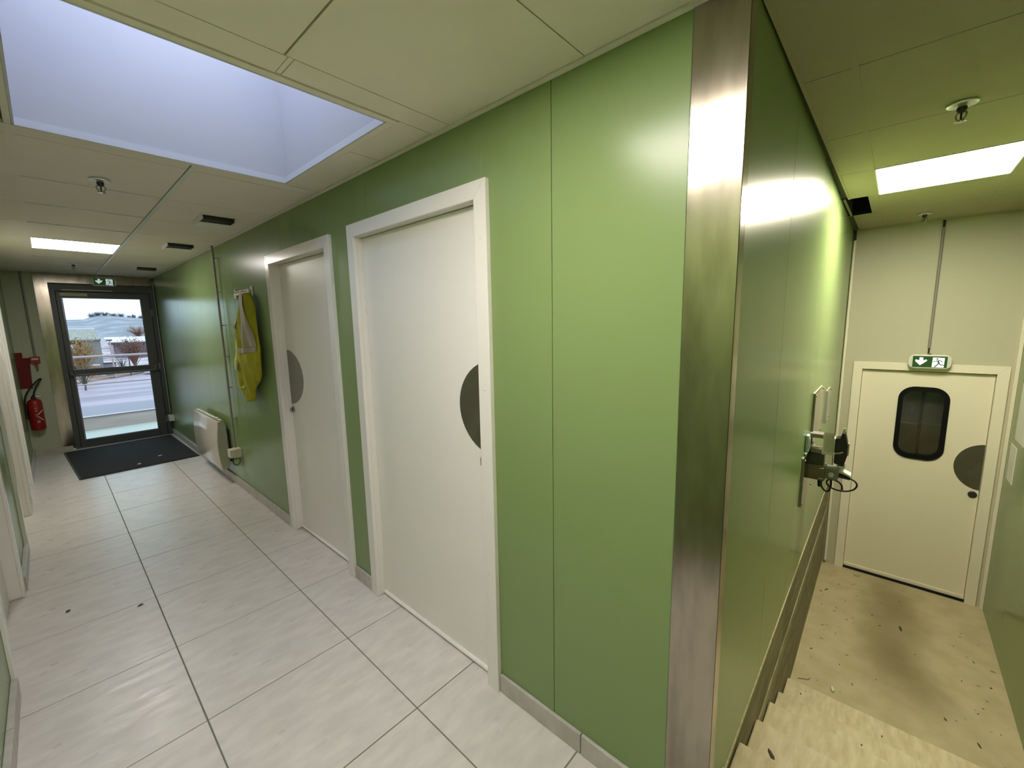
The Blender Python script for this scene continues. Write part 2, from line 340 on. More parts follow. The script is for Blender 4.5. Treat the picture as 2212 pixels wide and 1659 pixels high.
for (cx, cy), ra, rb, k in STAINS:
    mp = t.nodes.new('ShaderNodeMapping'); mp.vector_type = 'TEXTURE'; mp.inputs['Location'].default_value = (cx, cy, LZ); mp.inputs['Scale'].default_value = (ra, rb, 1)
    sub = t.nodes.new('ShaderNodeVectorMath'); sub.operation = 'MULTIPLY_ADD'; sub.inputs[1].default_value = (0.22, 0.22, 0)
    t.links.new(n2.outputs['Color'], sub.inputs[0]); t.links.new(tcn.outputs['Object'], sub.inputs[2]); t.links.new(sub.outputs[0], mp.inputs['Vector'])
    ln = t.nodes.new('ShaderNodeVectorMath'); ln.operation = 'LENGTH'; t.links.new(mp.outputs[0], ln.inputs[0])
    mr = t.nodes.new('ShaderNodeMapRange'); mr.interpolation_type = 'SMOOTHSTEP'; mr.inputs['From Min'].default_value = 1.25; mr.inputs['From Max'].default_value = 0.1
    mr.inputs['To Max'].default_value = k; t.links.new(ln.outputs['Value'], mr.inputs['Value'])
    mx = t.nodes.new('ShaderNodeMix'); mx.data_type = 'RGBA'; mx.inputs['B'].default_value = (0.15, 0.11, 0.045, 1)
    t.links.new(mr.outputs[0], mx.inputs['Factor']); t.links.new(prev, mx.inputs['A']); prev = mx.outputs['Result']
t.links.new(prev, b.inputs['Base Color'])
bn = t.nodes.new('ShaderNodeBump'); bn.inputs['Strength'].default_value = 0.25; bn.inputs['Distance'].default_value = 0.006
t.links.new(n1.outputs['Fac'], bn.inputs['Height']); t.links.new(bn.outputs['Normal'], b.inputs['Normal'])
BX(2.80, EX + 0.2, NY - 0.05, 0.42, LZ - 0.1, LZ).build('floor_landing', ml, kind='structure')
st = thing('staircase', 'worn cream painted concrete stairs going down beside the green wall', 'stairs', (0, 0, 0))
nos = [1.60, 1.93, 2.262, 2.565, 2.925]
prevx = 1.335
for i, x in enumerate(nos):
    z = -0.168 * i
    st_x0 = prevx if i == 0 else nos[i - 1] - 0.002
    BX(st_x0, x, NY + 0.0005, w2y(prevx if i == 0 else nos[i - 1]) + 0.0085, LZ - 0.05, z - 0.0005 * (i == 0)).build('step', 'concrete', st, bevel=0.008)

# ------------------------------------------------------------------ ceiling
lit_y0 = 0.36
ceil = MB()
for r in ((LX - 0.1, -0.0, NY - 0.1, FY + 0.2), (-0.0, 0.967, NY - 0.1, 1.474), (-0.0, 0.967, 2.48, FY + 0.2), (0.967, RX + 0.2, NY - 0.1, FY + 0.2), (RX + 0.2, 3.64, NY - 0.1, 0.42), (3.64, 4.27, NY - 0.1, 0.202), (4.27, EX + 0.2, NY - 0.1, 0.42)):
    ceil.box(r[0], r[1], r[2], r[3], CZ + 0.008, CZ + 0.06)
ceil.box(3.60, 4.3, 0.15, 0.45, CZ + 0.31, CZ + 0.34)
ceil = ceil.build('ceiling', 'gap', kind='structure')
g = 0.002
def cpanel(x0, x1, y0, y1, dz=0.0): BX(x0 + g, x1 - g, y0 + g, y1 - g, CZ + dz, CZ + 0.012).build('ceiling_panel', 'ceiling' if x0 < 1.15 else 'ceiling_side_shaded', ceil)
yj = [NY, -0.487, 0.36, 0.97]
yfar = [2.59, 3.24, 3.87, 4.52, 5.225, 5.855, 6.47, 7.13, 7.78, FY]
NEARLAMP = (0.0, 0.555, 0.36, 0.97)
for (a, b) in [(NY, -0.487), (-0.487, 0.123), (0.123, 0.733), (0.733, 1.343)]:
    cpanel(0.549, 1.144, a, b); cpanel(LX, -0.012, a, b)
for (a, b) in [(NY, -0.25), (-0.25, 0.36), (0.97, 1.343)]: cpanel(-0.010, 0.547, a, b)
cpanel(-0.010, 0.560, 1.343, 1.452); cpanel(0.575, 1.144, 1.343, 1.452)
cpanel(LX, -0.012, 1.343, 1.95); cpanel(LX, -0.012, 1.95, 2.59)
cpanel(0.992, 1.144, 1.452, 1.85); cpanel(0.992, 1.144, 1.85, 2.45); cpanel(0.575, 1.144, 2.50, 2.59); cpanel(-0.010, 0.555, 2.50, 2.59)
for a, b in zip(yfar[:-1], yfar[1:]):
    cpanel(LX, -0.012, a, b)
    if abs(a - 5.225) > 0.01: cpanel(0.010, 0.555, a, b)
    cpanel(0.577, 1.144, a, b)
for a in ((0.5605, 0.5745, 1.345, 1.450), (0.992, 1.144, 2.452, 2.499), (0.557, 0.573, 2.502, 2.59)): BX(*a, CZ + 0.0005, CZ + 0.012).build('filler_strip', 'ceiling', ceil)
# side corridor ceiling
sj = [RX + 0.0, 1.775, 2.398, 3.02, 3.65, 4.262, 4.885, EX]
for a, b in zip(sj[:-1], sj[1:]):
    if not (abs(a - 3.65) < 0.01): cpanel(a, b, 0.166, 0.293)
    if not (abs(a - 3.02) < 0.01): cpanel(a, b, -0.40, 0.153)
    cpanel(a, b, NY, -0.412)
# runners and edge angles, one by one
def runner(name, *a, m='runner'): BX(*a).build(name, m, ceil)
runner('runner', 0.557, 0.576, 2.50, FY, CZ - 0.003, CZ + 0.01)
runner('runner', -0.015, 0.012, 2.50, FY, CZ - 0.003, CZ + 0.01, m='ceiling')
runner('runner', RX + 0.05, EX, 0.150, 0.169, CZ - 0.0016, CZ + 0.01, m='ceiling_side_shaded')
runner('runner', RX + 0.05, EX, -0.4145, -0.3975, CZ - 0.0016, CZ + 0.01, m='ceiling_side_shaded')
for yv in yfar[1:-1]: runner('cross_runner', 0.012, 0.553, yv - 0.0075, yv + 0.0055, CZ - 0.0045, CZ + 0.004)
runner('edge_angle', 1.146, RX, 0.30, FY, CZ - 0.003, CZ + 0.01, m='ceiling')
runner('edge_angle', RX, 3.655, 0.2905, 0.302, CZ - 0.0016, CZ + 0.01, m='ceiling_side_shaded'); runner('edge_angle', 4.264, 4.95, 0.2905, 0.312, CZ - 0.0016, CZ + 0.01, m='ceiling_side_shaded')
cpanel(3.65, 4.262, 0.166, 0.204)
runner('edge_angle', 3.655, 4.264, 0.318, 0.328, CZ - 0.0016, CZ + 0.01, m='ceiling_side_shaded')
# black opening of a missing tile
MB().box(3.64, 3.652, 0.165, 0.42, CZ + 0.004, CZ + 0.31).box(4.258, 4.27, 0.165, 0.42, CZ + 0.004, CZ + 0.31).box(3.64, 4.27, 0.197, 0.2035, CZ + 0.004, CZ + 0.31).box(3.64, 4.27, 0.319, 0.42, CZ + 0.012, CZ + 0.31).box(3.60, 4.30, 0.15, 0.43, CZ + 0.28, CZ + 0.30).build('opening_lining', 'void', ceil)

# skylight
SX0, SX1, SY0, SY1 = 0.010, 0.958, 1.484, 2.470
sky = thing('window_1', None, None, ((SX0 + SX1)/2, (SY0 + SY1)/2, CZ), kind='structure')
hw, hd = (SX1 - SX0)/2, (SY1 - SY0)/2; SH = 0.95
for nm, a in (('shaft_wall', (-hw - 0.02, -hw, -hd - 0.02, hd + 0.02, 0.0, SH)), ('shaft_wall', (hw, hw + 0.02, -hd - 0.02, hd + 0.02, 0.0, SH)), ('shaft_wall', (-hw, hw, -hd - 0.02, -hd, 0.0, SH)), ('shaft_wall', (-hw, hw, hd, hd + 0.02, 0.0, SH))):
    BX(*a).build(nm, 'shaft', sky)
for a in ((-hw, hw, hd - 0.007, hd - 0.0005, -0.004, 0.024), (hw - 0.007, hw - 0.0005, -hd, hd, -0.004, 0.024), (-hw + 0.0005, -hw + 0.007, -hd, hd, -0.004, 0.024), (-hw, hw, -hd + 0.0005, -hd + 0.007, -0.004, 0.024)):
    BX(*a).build('rim', 'rim', sky)
for a in ((-hw - 0.03, hw + 0.03, hd + 0.001, hd + 0.03, -0.004, 0.010), (-hw - 0.03, hw + 0.03, -hd - 0.03, -hd - 0.001, -0.004, 0.010), (hw + 0.001, hw + 0.03, -hd, hd, -0.004, 0.010), (-hw - 0.018, -hw - 0.001, -hd, hd, -0.004, 0.010)):
    BX(*a).build('flange', 'ceiling', sky)
dm = MB(); N = 10; vs = []
for i in range(N + 1):
    for j in range(N + 1):
        u, v = i/N*2 - 1, j/N*2 - 1; vs.append((u*(hw + 0.02), v*(hd + 0.02), SH + 0.22*(1 - u*u)*(1 - v*v)))
dm.add(vs, [(i*(N+1)+j, (i+1)*(N+1)+j, (i+1)*(N+1)+j+1, i*(N+1)+j+1) for i in range(N) for j in range(N)], True)
dm.build('dome', 'white', sky)

# ------------------------------------------------------------------ lamps
def led(label, x0, x1, y0, y1, strength, col):
    cx, cy = (x0 + x1)/2, (y0 + y1)/2; w, d = (x1 - x0)/2, (y1 - y0)/2
    t = thing('ceiling_light', label, 'lamp', (cx, cy, CZ), group='square LED panels in the ceiling')
    BX(-w + 0.004, w - 0.004, -d + 0.004, d - 0.004, -0.001, 0.004).build('diffuser', led_mat('led_' + str(round(strength, 2)), strength, col), t)
    MB().box(-w, w, -d, -d + 0.006, -0.003, 0.008).box(-w, w, d - 0.006, d, -0.003, 0.008).box(-w, -w + 0.006, -d, d, -0.003, 0.008).box(w - 0.006, w, -d, d, -0.003, 0.008).build('frame', 'runner', t)
    return t
led('lit square LED panel over the tiled corridor near the glazed door', 0.012, 0.556, 5.228, 5.852, LAMP_FAR, (1.0, 0.94, 0.87))
led('lit square LED panel above the stairs and cream door', 3.022, 3.648, -0.398, 0.152, LAMP_SIDE, (1.0, 0.91, 0.72))
led('lit square LED panel overhead by the steel corner', 0.0, 0.556, 0.362, 0.968, LAMP_NEAR, (1.0, 0.92, 0.84))

def sprinkler(label, loc):
    t = thing('sprinkler', label, 'sprinkler', loc, group='ceiling sprinklers')
    MB().lathe([(0.012, 0), (0.042, -0.001), (0.043, -0.006), (0.030, -0.010), (0.024, -0.007), (0.016, -0.014), (0.012, -0.014)], n=28).build('escutcheon', 'rose', t)
    MB().lathe([(0.013, -0.008), (0.015, -0.020), (0.012, -0.030), (0.008, -0.034)], n=16).build('body', 'darkmetal', t)
    for s in (-1, 1):
        MB().tube([(s*0.010, 0, -0.028), (s*0.017, 0, -0.038), (s*0.015, 0, -0.050), (s*0.004, 0, -0.060)], 0.0028, 8).build('frame_arm', 'chrome', t)
    MB().tube([(0, 0, -0.032), (0, 0, -0.060)], 0.0032, 8).build('bulb', 'darkmetal', t)
    MB().lathe([(0.003, -0.058), (0.016, -0.061), (0.017, -0.063), (0.003, -0.0635)], n=20).build('deflector', 'chrome', t)
    return t
sp = sprinkler('sprinkler head between the skylight and the far lamp', (0.281, 3.055, CZ))
dup(sp, (0.312, 6.95, CZ), 0.4, 'small far sprinkler head close to the lit exit sign')
dup(sp, (2.342, -0.113, CZ), 0.9, 'sprinkler head over the stairs, nearer than the lamp')
dup(sp, (4.575, -0.092, CZ), 0.9, 'sprinkler head over the landing, beyond the lamp')

def vent(label, loc):
    t = thing('ceiling_vent', label, 'vent', loc, group='white louvred ceiling vents')
    BX(-0.10, 0.10, -0.13, 0.13, -0.004, 0).build('frame', 'white', t, bevel=0.002)
    BX(-0.092, 0.092, -0.122, -0.005, -0.010, -0.0041).build('throat', 'void', t)
    MB().prism([(0.125, -0.004), (0.135, -0.030), (0.130, -0.035), (-0.03, -0.035), (-0.034, -0.032), (-0.01, -0.030), (-0.004, -0.004)], -0.098, 0.098, 'x').build('deflector_plate', 'white', t, bevel=0.002)
    for k in range(3):
        y = -0.112 + k*0.030
        pts = [(-0.09 + i*0.03, y - 0.012*(1 - (i/3 - 1)**2)) for i in range(7)]
        mb = MB(); poly = pts + [(p[0], p[1] + 0.010) for p in reversed(pts)]
        mb.prism(poly, -0.030 + k*0.001, -0.0105, 'z').build('slat', 'darkmetal', t)
    for s in (-1, 1): BX(s*0.098, s*0.092, -0.124, 0.0, -0.030, -0.0042).build('side_cheek', 'white', t)
    return t
v0 = vent('louvred ceiling vent nearest the skylight', (0.896, 3.62, CZ))
dup(v0, (0.915, 4.93, CZ), 0, 'louvred ceiling vent second from the skylight, level with the far lamp')
dup(v0, (0.935, 6.97, CZ), 0, 'louvred ceiling vent third and farthest from the skylight')

# ------------------------------------------------------------------ doors
def half_disc(ex, cx, cz, a, b, side, n=22):
    """part of an ellipse on one side of the leaf edge ex; side -1: bulges to smaller x"""
    pts = []
    for k in range(n + 1):
        th = PI/2 + PI*k/n if side < 0 else PI/2 - PI*k/n
        pts.append((cx + a*math.cos(th), cz + b*math.sin(th)))
    pts = [p for p in pts if (p[0] <= ex if side < 0 else p[0] >= ex)]
    z0, z1 = pts[-1][1], pts[0][1]
    return pts + [(ex, z0), (ex, z1)]
def lockset(t, x, z, y, m='chrome', r=0.026):
    l = MB().lathe([(r, y), (r, y - 0.006), (r*0.86, y - 0.009), (r*0.4, y - 0.009)], (x, 0, z), 'y', 24).build('lock', m, t)
    BX(x - 0.005, x + 0.005, y - 0.026, y - 0.009, z - 0.016, z + 0.016).build('thumb_turn', m, l, bevel=0.003)
def swing_door(name, loc, rz, W_, H, label, band=0.066, fm='frame', lm='doorleaf', push=None, lock=None, proud=0.022, rec=0.03, seal=True, pm='pushplate', capz=()):
    t = thing(name, label, None, loc, rz, kind='structure'); w = W_/2; iw = w - band
    for s in (-1, 1):
        MB().prism([(s*w, 0), (s*w, H), (s*iw, H - band), (s*iw, 0)], -proud, -0.0002).build('frame_jamb', fm, t, bevel=0.002)
    MB().prism([(-w, H), (w, H), (iw, H - band), (-iw, H - band)], -proud, -0.0002).build('frame_head', fm, t, bevel=0.002)
    for s in (-1, 1): BX(s*iw, s*(iw + 0.012), 0.0, rec + 0.05, 0.004, H - band + 0.01).build('reveal', fm, t)
    BX(-iw, iw, 0.0, rec + 0.05, H - band, H - band + 0.012).build('reveal', fm, t)
    lf = BX(-iw + 0.003, iw - 0.003, rec, rec + 0.042, 0.006, H - band - 0.003).build('door_leaf', lm, t)
    if seal: MB().tube([(-iw + 0.004, rec - 0.004, 0.0155), (iw - 0.004, rec - 0.004, 0.0155)], 0.011, 10).build('bottom_seal', fm, t)
    if push: MB().prism(half_disc(*push), rec - 0.0025, rec - 0.0002).build('push_plate', pm, t)
    if lock: lockset(t, lock[0], lock[1], rec)
    for (cx, cz) in capz: MB().lathe([(0.005, -proud - 0.0002), (0.005, -proud - 0.0012), (0.002, -proud - 0.0022)], (cx, 0, cz), 'y', 12).build('screw_cap', fm, t)
    return t
swing_door('door_2', (RX, 1.6895, 0), FACE_LEFT, 1.063, 2.13, 'white swing door nearest the steel corner, dark half-round push plate',
           push=(0.462, 0.50, 1.25, 0.213, 0.20, -1), lock=(0.437, 1.02), capz=((0.50, 1.34), (0.50, 0.55), (0.50, 0.10), (0.50, 1.92), (-0.50, 1.7), (-0.50, 0.04)))
bpy.data.objects['door_2'].children[0]
swing_door('door_3', (RX, 2.9595, 0), FACE_LEFT, 1.037, 2.12, 'white swing door farther along, grey push plate on its far side', rec=0.05,
           push=(-0.448, -0.50, 1.225, 0.31, 0.215, 1), lock=(-0.425, 0.975), pm='pushplate2', capz=((0.485, 1.1),))
# left wall doors, seen edge on
for nm, y0, y1, pr_, lb in (('door_4', 2.77, 3.885, 0.014, 'white door on the left wall closest to the camera'), ('door_5', 4.55, 5.60, 0.022, 'white door with deep frame, second on the left wall'), ('door_6', 5.88, 6.73, 0.016, 'white door on the left wall closest to the fire extinguisher')):
    d_ = swing_door(nm, (LX, (y0 + y1)/2, 0), FACE_RIGHT, y1 - y0, 2.12, lb, band=0.075, proud=pr_, rec=0.05, seal=False)
    hw_ = (y1 - y0)/2
    if nm == 'door_5':
        for z in (0.10, 0.95): BX(hw_ - 0.07, hw_ - 0.015, -pr_ - 0.003, -pr_ - 0.0002, z, z + 0.06).build('hinge_plate', 'greyplastic', d_)
    if nm == 'door_6': lockset(d_, -hw_ + 0.15, 1.0, 0.05)

# end door above the landing
ed = swing_door('door_7', (EX, -0.2135, LZ), FACE_LEFT, 0.951, 2.03, 'cream swing door with black-rimmed window below the stairs', fm='creamframe', lm='creamdoor', proud=0.016, rec=0.02,
                push=(0.405, 0.42, 1.19, 0.178, 0.195, -1), lock=None, seal=False)
for o in list(ed.children):
    if o.name.startswith('door_leaf'): bpy.data.objects.remove(o)
def rrect(cx, cz, w, h, r, n=8):
    pts = []
    for sx, sz, a0 in ((1, 1, 0), (-1, 1, PI/2), (-1, -1, PI), (1, -1, 1.5*PI)):
        for k in range(n + 1):
            a = a0 + PI/2*k/n; pts.append((cx + sx*(w/2 - r) + r*math.cos(a), cz + sz*(h/2 - r) + r*math.sin(a)))
    return pts
wcx, wcz = 0.014, 1.507; iw = 0.951/2 - 0.066
hole = rrect(wcx, wcz, 0.30, 0.615, 0.098)
def ring_sheet(outer, inner, y0, y1):
    """closed sheet with a hole: outer and inner loops with the same number of points"""
    n = len(outer); mb = MB(); vs = []
    for y in (y0, y1):
        vs += [(p[0], y, p[1]) for p in outer] + [(p[0], y, p[1]) for p in inner]
    fs = []
    for i in range(n):
        j = (i + 1) % n
        fs += [(i, j, n + j, n + i), (2*n + i, 3*n + i, 3*n + j, 2*n + j), (i, 2*n + i, 2*n + j, j), (n + i, n + j, 3*n + j, 3*n + i)]
    return mb.add(vs, fs)
def to_box(p):
    x0, x1, z0, z1 = -iw + 0.003, iw - 0.003, 0.022, 2.03 - 0.066 - 0.008
    dx, dz = p[0] - wcx, p[1] - wcz; ks = []
    if dx > 1e-9: ks.append((x1 - wcx)/dx)
    if dx < -1e-9: ks.append((x0 - wcx)/dx)
    if dz > 1e-9: ks.append((z1 - wcz)/dz)
    if dz < -1e-9: ks.append((z0 - wcz)/dz)
    k = min(ks); return (wcx + dx*k, wcz + dz*k)
outer = [to_box(p) for p in hole]
cs = [(-iw + 0.003, 0.022), (iw - 0.003, 0.022), (-iw + 0.003, 1.956), (iw - 0.003, 1.956)]
for c_ in cs:
    j = min(range(len(outer)), key=lambda i: (outer[i][0] - c_[0])**2 + (outer[i][1] - c_[1])**2); outer[j] = c_
ring_sheet(outer, hole, 0.020, 0.055).build('door_leaf', 'creamdoor', ed)
ring_sheet(rrect(wcx, wcz, 0.322, 0.640, 0.11), rrect(wcx, wcz, 0.256, 0.560, 0.078), 0.008, 0.028).build('window_gasket', 'rubber', ed)
MB().prism(rrect(wcx, wcz, 0.29, 0.60, 0.09), 0.030, 0.034).build('window_pane', 'darkglass', ed)
BX(wcx - 0.16, wcx + 0.16, 0.150, 0.154, wcz - 0.32, wcz + 0.32).build('dark_room_panel', mat('dim_room_behind', (0.16, 0.165, 0.14), 0.8, noise=(4, 4, (0.26, 0.26, 0.22), 0.4, 0.7, None)), ed)
BX(wcx - 0.008, wcx + 0.012, 0.120, 0.14, wcz - 0.31, wcz + 0.31).build('window_bar', 'black', ed)
MB().tube([(wcx - 0.12, 0.029, wcz - 0.005), (wcx - 0.02, 0.029, wcz - 0.012), (wcx + 0.0, 0.029, wcz + 0.012), (wcx + 0.06, 0.029, wcz + 0.0), (wcx + 0.125, 0.029, wcz + 0.0)], 0.0005, 6).build('pane_scratch', 'greyplastic', ed)
MB().lathe([(0.027, 0.020), (0.027, 0.012), (0.02, 0.009)], (0.372, 0, 0.955), 'y', 24).build('lock', 'darkmetal', ed)
MB().box(-iw, iw, 0.018, 0.02, 1.957, 1.963).build('head_gap', 'void', ed)
BX(-iw + 0.003, iw - 0.003, 0.012, 0.0199, 0.022, 0.05).build('bottom_seal', 'creamframe', ed)
BX(-0.475, 0.475, 0.0, 0.04, 0.0005, 0.021).build('floor_gap', 'void', ed)
# pale trunking either side of the end wall
trim2 = BX(EX - 0.03, EX - 0.0005, NY + 0.001, NY + 0.022, LZ, CZ).build('trim_2', 'creamframe', kind='structure')

# glazed exit door (rebates behind the leaf close the gaps)
gd = thing('door_1', 'dark grey aluminium glazed exit door with push bar', None, (0.62, FY, 0), 0, kind='structure')
for a in ((-0.52, -0.466, 0.0, 2.22), (0.486, 0.546, 0.0, 2.22)): BX(a[0], a[1], -0.012, 0.055, a[2], a[3]).build('frame_post', 'alu', gd, bevel=0.002)
BX(-0.466, 0.486, -0.012, 0.055, 2.13, 2.22).build('frame_head', 'alu', gd, bevel=0.002)
MB().box(-0.47, -0.44, 0.0505, 0.07, 0.0, 2.2).box(0.45, 0.49, 0.0505, 0.07, 0.0, 2.2).box(-0.47, 0.49, 0.0505, 0.07, 2.10, 2.2).box(-0.47, 0.49, 0.0505, 0.07, -0.02, 0.05).build('rebate', 'alu', gd)
for a in ((-0.462, -0.415, 0.012, 2.125), (0.380, 0.482, 0.012, 2.125)): BX(a[0], a[1], 0.002, 0.05, a[2], a[3]).build('leaf_stile', 'alu', gd, bevel=0.003)
for a in ((0.012, 0.105), (1.0, 1.078), (2.05, 2.125)): BX(-0.415, 0.380, 0.002, 0.05, a[0], a[1]).build('leaf_rail', 'alu', gd, bevel=0.003)
for a in ((0.105, 1.0), (1.078, 2.05)):
    p = BX(-0.414, 0.379, 0.024, 0.030, a[0] + 0.001, a[1] - 0.001).build('glass_pane', 'glass', gd)
    for (x0, x1, z0, z1) in ((-0.414, -0.404, *a), (0.370, 0.379, *a), (-0.404, 0.370, a[0], a[0] + 0.01), (-0.404, 0.370, a[1] - 0.01, a[1])):
        BX(x0, x1, 0.012, 0.0235, z0, z1).build('glazing_bead', 'alu2', gd)
BX(-0.40, 0.09, -0.020, -0.0125, 2.142, 2.152).build('closer_channel', 'ivory', gd)
BX(-0.424, -0.168, 0.0, 0.0018, 2.068, 2.108).build('sticker', 'label', gd)
pb = MB().tube(smooth([(-0.440, -0.018, 1.052), (-0.440, -0.060, 1.035), (-0.425, -0.072, 1.018), (-0.39, -0.075, 1.015), (0.40, -0.075, 1.015), (0.43, -0.072, 1.022), (0.44, -0.055, 1.05), (0.44, -0.018, 1.078)], 4), 0.011, 12).build('push_bar', 'alu2', gd)
for x, z in ((-0.44, 1.045), (0.44, 1.075)): BX(x - 0.022, x + 0.022, -0.022, 0.0019, z - 0.06, z + 0.06).build('bar_bracket', 'alu', gd, bevel=0.004)
for z in (0.25, 1.06, 1.85): BX(0.468, 0.500, -0.024, -0.0005, z - 0.05, z + 0.05).build('hinge', 'alu2', gd, bevel=0.004)
BX(-0.54, 0.47, -0.085, -0.014, 0.0005, 0.010).build('threshold', mat('pale_aluminium', (0.6, 0.6, 0.62), 0.3, metal=0.6), gd)

# ------------------------------------------------------------------ skirting
bl = thing('baseboard_right', None, None, (RX, 0, 0), kind='structure')
for a, b in ((8.18, 7.03), (7.03, 6.41), (6.41, 5.79), (5.79, 5.18), (5.18, 4.57), (4.57, 3.96), (3.96, 3.481), (2.438, 2.224), (1.155, 0.742), (0.742, 0.435)):
    BX(-0.014, -0.0002, b + 0.0015, a - 0.0015, 0.0002, 0.084).build('skirting_tile', 'skirt', bl, bevel=0.003)
bl = thing('baseboard_left', None, None, (LX, 0, 0), kind='structure')
for a, b in ((NY, 0.1), (0.1, 0.7), (0.7, 1.3), (1.3, 1.9), (1.9, 2.4), (2.4, 2.755), (3.90, 4.54), (5.61, 5.87), (6.74, 7.45), (7.45, 8.18)):
    BX(0.0002, 0.022, a + 0.0015, b - 0.0015, 0.0002, 0.090).build('skirting_tile', 'skirt', bl, bevel=0.003)
bl = thing('baseboard_far', None, None, (0, FY, 0), kind='structure')
for a, b in ((LX + 0.022, 0.08),): BX(a, b, -0.030, -0.016, 0.0002, 0.06).build('skirting_tile', 'skirt', bl, bevel=0.002)
bl = thing('baseboard_side', None, None, (1.2, 0.305, 0), SK, kind='structure')
BX(0.018, 0.135, -0.012, -0.0003, 0.0002, 0.135).build('skirting_tile', 'trimlight', bl, bevel=0.003)

# ------------------------------------------------------------------ steel corner guard
cg = thing('corner_guard', 'tall scuffed stainless steel guard wrapping the green wall corner', 'corner guard', (RX, 0.305, 0))
BX(-0.0025, -0.0004, -0.0035, 0.127, 0.001, CZ - 0.001).build('guard_front', 'steel', cg, bevel=0.0008)
BX(-0.0025, 0.044, -0.0035, -0.0012, 0.001, CZ - 0.001).build('guard_return', 'steel', cg, bevel=0.0008)
BX(0.0, 0.03, -0.001, 0.12, 0.0, CZ).build('guard_core', 'green_dark', cg)

# ------------------------------------------------------------------ exit signs
def exit_sign(label, loc, rz):
    t = thing('exit_sign', label, 'sign', loc, rz, 'emergency exit signs')
    MB().prism(rrect(0, 0, 0.262, 0.118, 0.042, 6), -0.052, -0.001).build('housing', 'signbody', t, bevel=0.008, seg=3)
    f = BX(-0.103, 0.103, -0.0555, -0.0522, -0.046, 0.046).build('face', 'signgreen', t)
    s_ = 0.206/390.0     # photo units of the close-up
    def q(x, y): return ((x - 490)*s_, -(y - 228)*s_*1.18)
    white = MB().prism([q(522, 168), q(655, 172), q(652, 300), q(518, 297)], -0.0565, -0.0556)
    white.build('white_field', 'signwhite', f)
    MB().prism([q(372, 170), q(416, 172), q(415, 212), q(450, 196), q(462, 216), q(384, 278), q(326, 226), q(328, 198), q(370, 212)], -0.0565, -0.0556).build('arrow', 'signwhite', f)
    def bar(pts, r): return MB().tube([(*(lambda u: (u[0], -0.0570, u[1]))(q(*p)),) for p in pts], r, 6)
    man = MB().lathe([(0.0056, -0.0568), (0.0056, -0.0574), (0.001, -0.0575)], (q(573, 188)[0], 0, q(573, 188)[1]), 'y', 14)
    for pts, r in (([(581, 208), (595, 243)], 0.0052), ([(577, 208), (552, 221), (526, 224)], 0.0026), ([(586, 206), (614, 209), (632, 230)], 0.0026), ([(598, 243), (610, 263), (650, 266)], 0.0036), ([(592, 244), (574, 270), (547, 294)], 0.0036)):
        b_ = bar(pts, r); man.v, off = man.v + b_.v, len(man.v); man.f += [tuple(i + off for i in ff) for ff in b_.f]; man.sm += b_.sm
    man.build('running_figure', 'signgreen', f)
    MB().box(-0.006, 0.006, -0.03, -0.01, 0.059, 0.066).build('cable_gland', 'black', t)
    return t
exit_sign('green exit sign with white arrow over the cream door', (EX - 0.019, -0.232, 1.212), FACE_LEFT)
exit_sign('green exit sign with white arrow above the glazed door', (0.636, FY - 0.018, 2.268), 0)

def conduit(label, base, z0, z1, r, off, clips, rz, m='conduit', black_top=0.0, black_bot=0.0):
    t = thing('cable_conduit', label, 'conduit', base, rz)
    MB().tube([(0, -off, z0), (0, -off, z1)], r, 12).build('pipe', m, t)
    if black_top: MB().tube([(0, -off, z1 - 0.001), (0, -off, z1 + black_top)], r*0.8, 10).build('cable', 'black', t)
    if black_bot: MB().tube([(0, -off, z0 - black_bot), (0, -off, z0 + 0.001)], r*0.6, 10).build('cable', 'black', t)
    for z in clips:
        MB().tube([(0, -off, z), (0, -0.0002, z)], 0.004, 8).tube([(-r - 0.002, -off, z), (r + 0.002, -off, z)], 0.005, 8).build('clip', m, t)
    return t
conduit('grey clipped pipe rising above the junction box by the heater', (RX, 4.76, 0), 0.42, CZ, 0.0095, 0.032, (0.72, 1.03, 1.33, 1.63, 1.94, 2.25), FACE_LEFT)
conduit('thin pale pipe in the corner right of the glazed door', (RX - 0.0, 8.12, 0), 0.33, 2.28, 0.006, 0.020, (0.5, 0.85, 1.15, 1.45, 1.62), FACE_LEFT, m='greyplastic')
conduit('flat grey trunking running down to the exit sign over the cream door', (EX, -0.222, 0), 1.325, 2.30, 0.0095, 0.011, (), FACE_LEFT, black_top=0.055, black_bot=0.045)
conduit('pale pipe in the corner of the stairwell beside the cream door', (EX - 0.02, 0.335, 0), -0.80, 2.27, 0.011, 0.008, (), FACE_LEFT, m='creamframe', black_top=0.085)
conduit('grey pipe coming down to the red call point', (-0.116, FY, 0), 1.29, CZ, 0.010, 0.026, (1.6, 2.1), 0)

# ------------------------------------------------------------------ things on the right-hand wall
hr = thing('wall_heater', 'white panel heater with curved front low on the green wall', 'heater', (RX, 5.54, 0.12), FACE_LEFT)
n = 14
front = [(-0.098 - 0.022*math.sin(PI*min(1, i/n*1.05)) + 0.012*(1 - i/n)*0, 0.02 + 0.52*i/n) for i in range(n + 1)]
poly = front + [(y + 0.010, z) for y, z in reversed(front)]
MB().prism(poly, -0.50, 0.50, 'x', smooth=True).build('front_panel', 'heater', hr, bevel=0.002)
body = [(-0.088, 0.03)] + [(y + 0.011, z) for y, z in front[1:-1]] + [(-0.080, 0.53), (-0.045, 0.545), (-0.028, 0.50), (-0.024, 0.40), (-0.024, 0.08), (-0.04, 0.03)]
MB().prism(body, -0.492, 0.492, 'x').build('casing', 'heaterside', hr)
MB().box(-0.49, 0.49, -0.078, -0.05, 0.5452, 0.552).build('top_grille', 'ivory', hr)
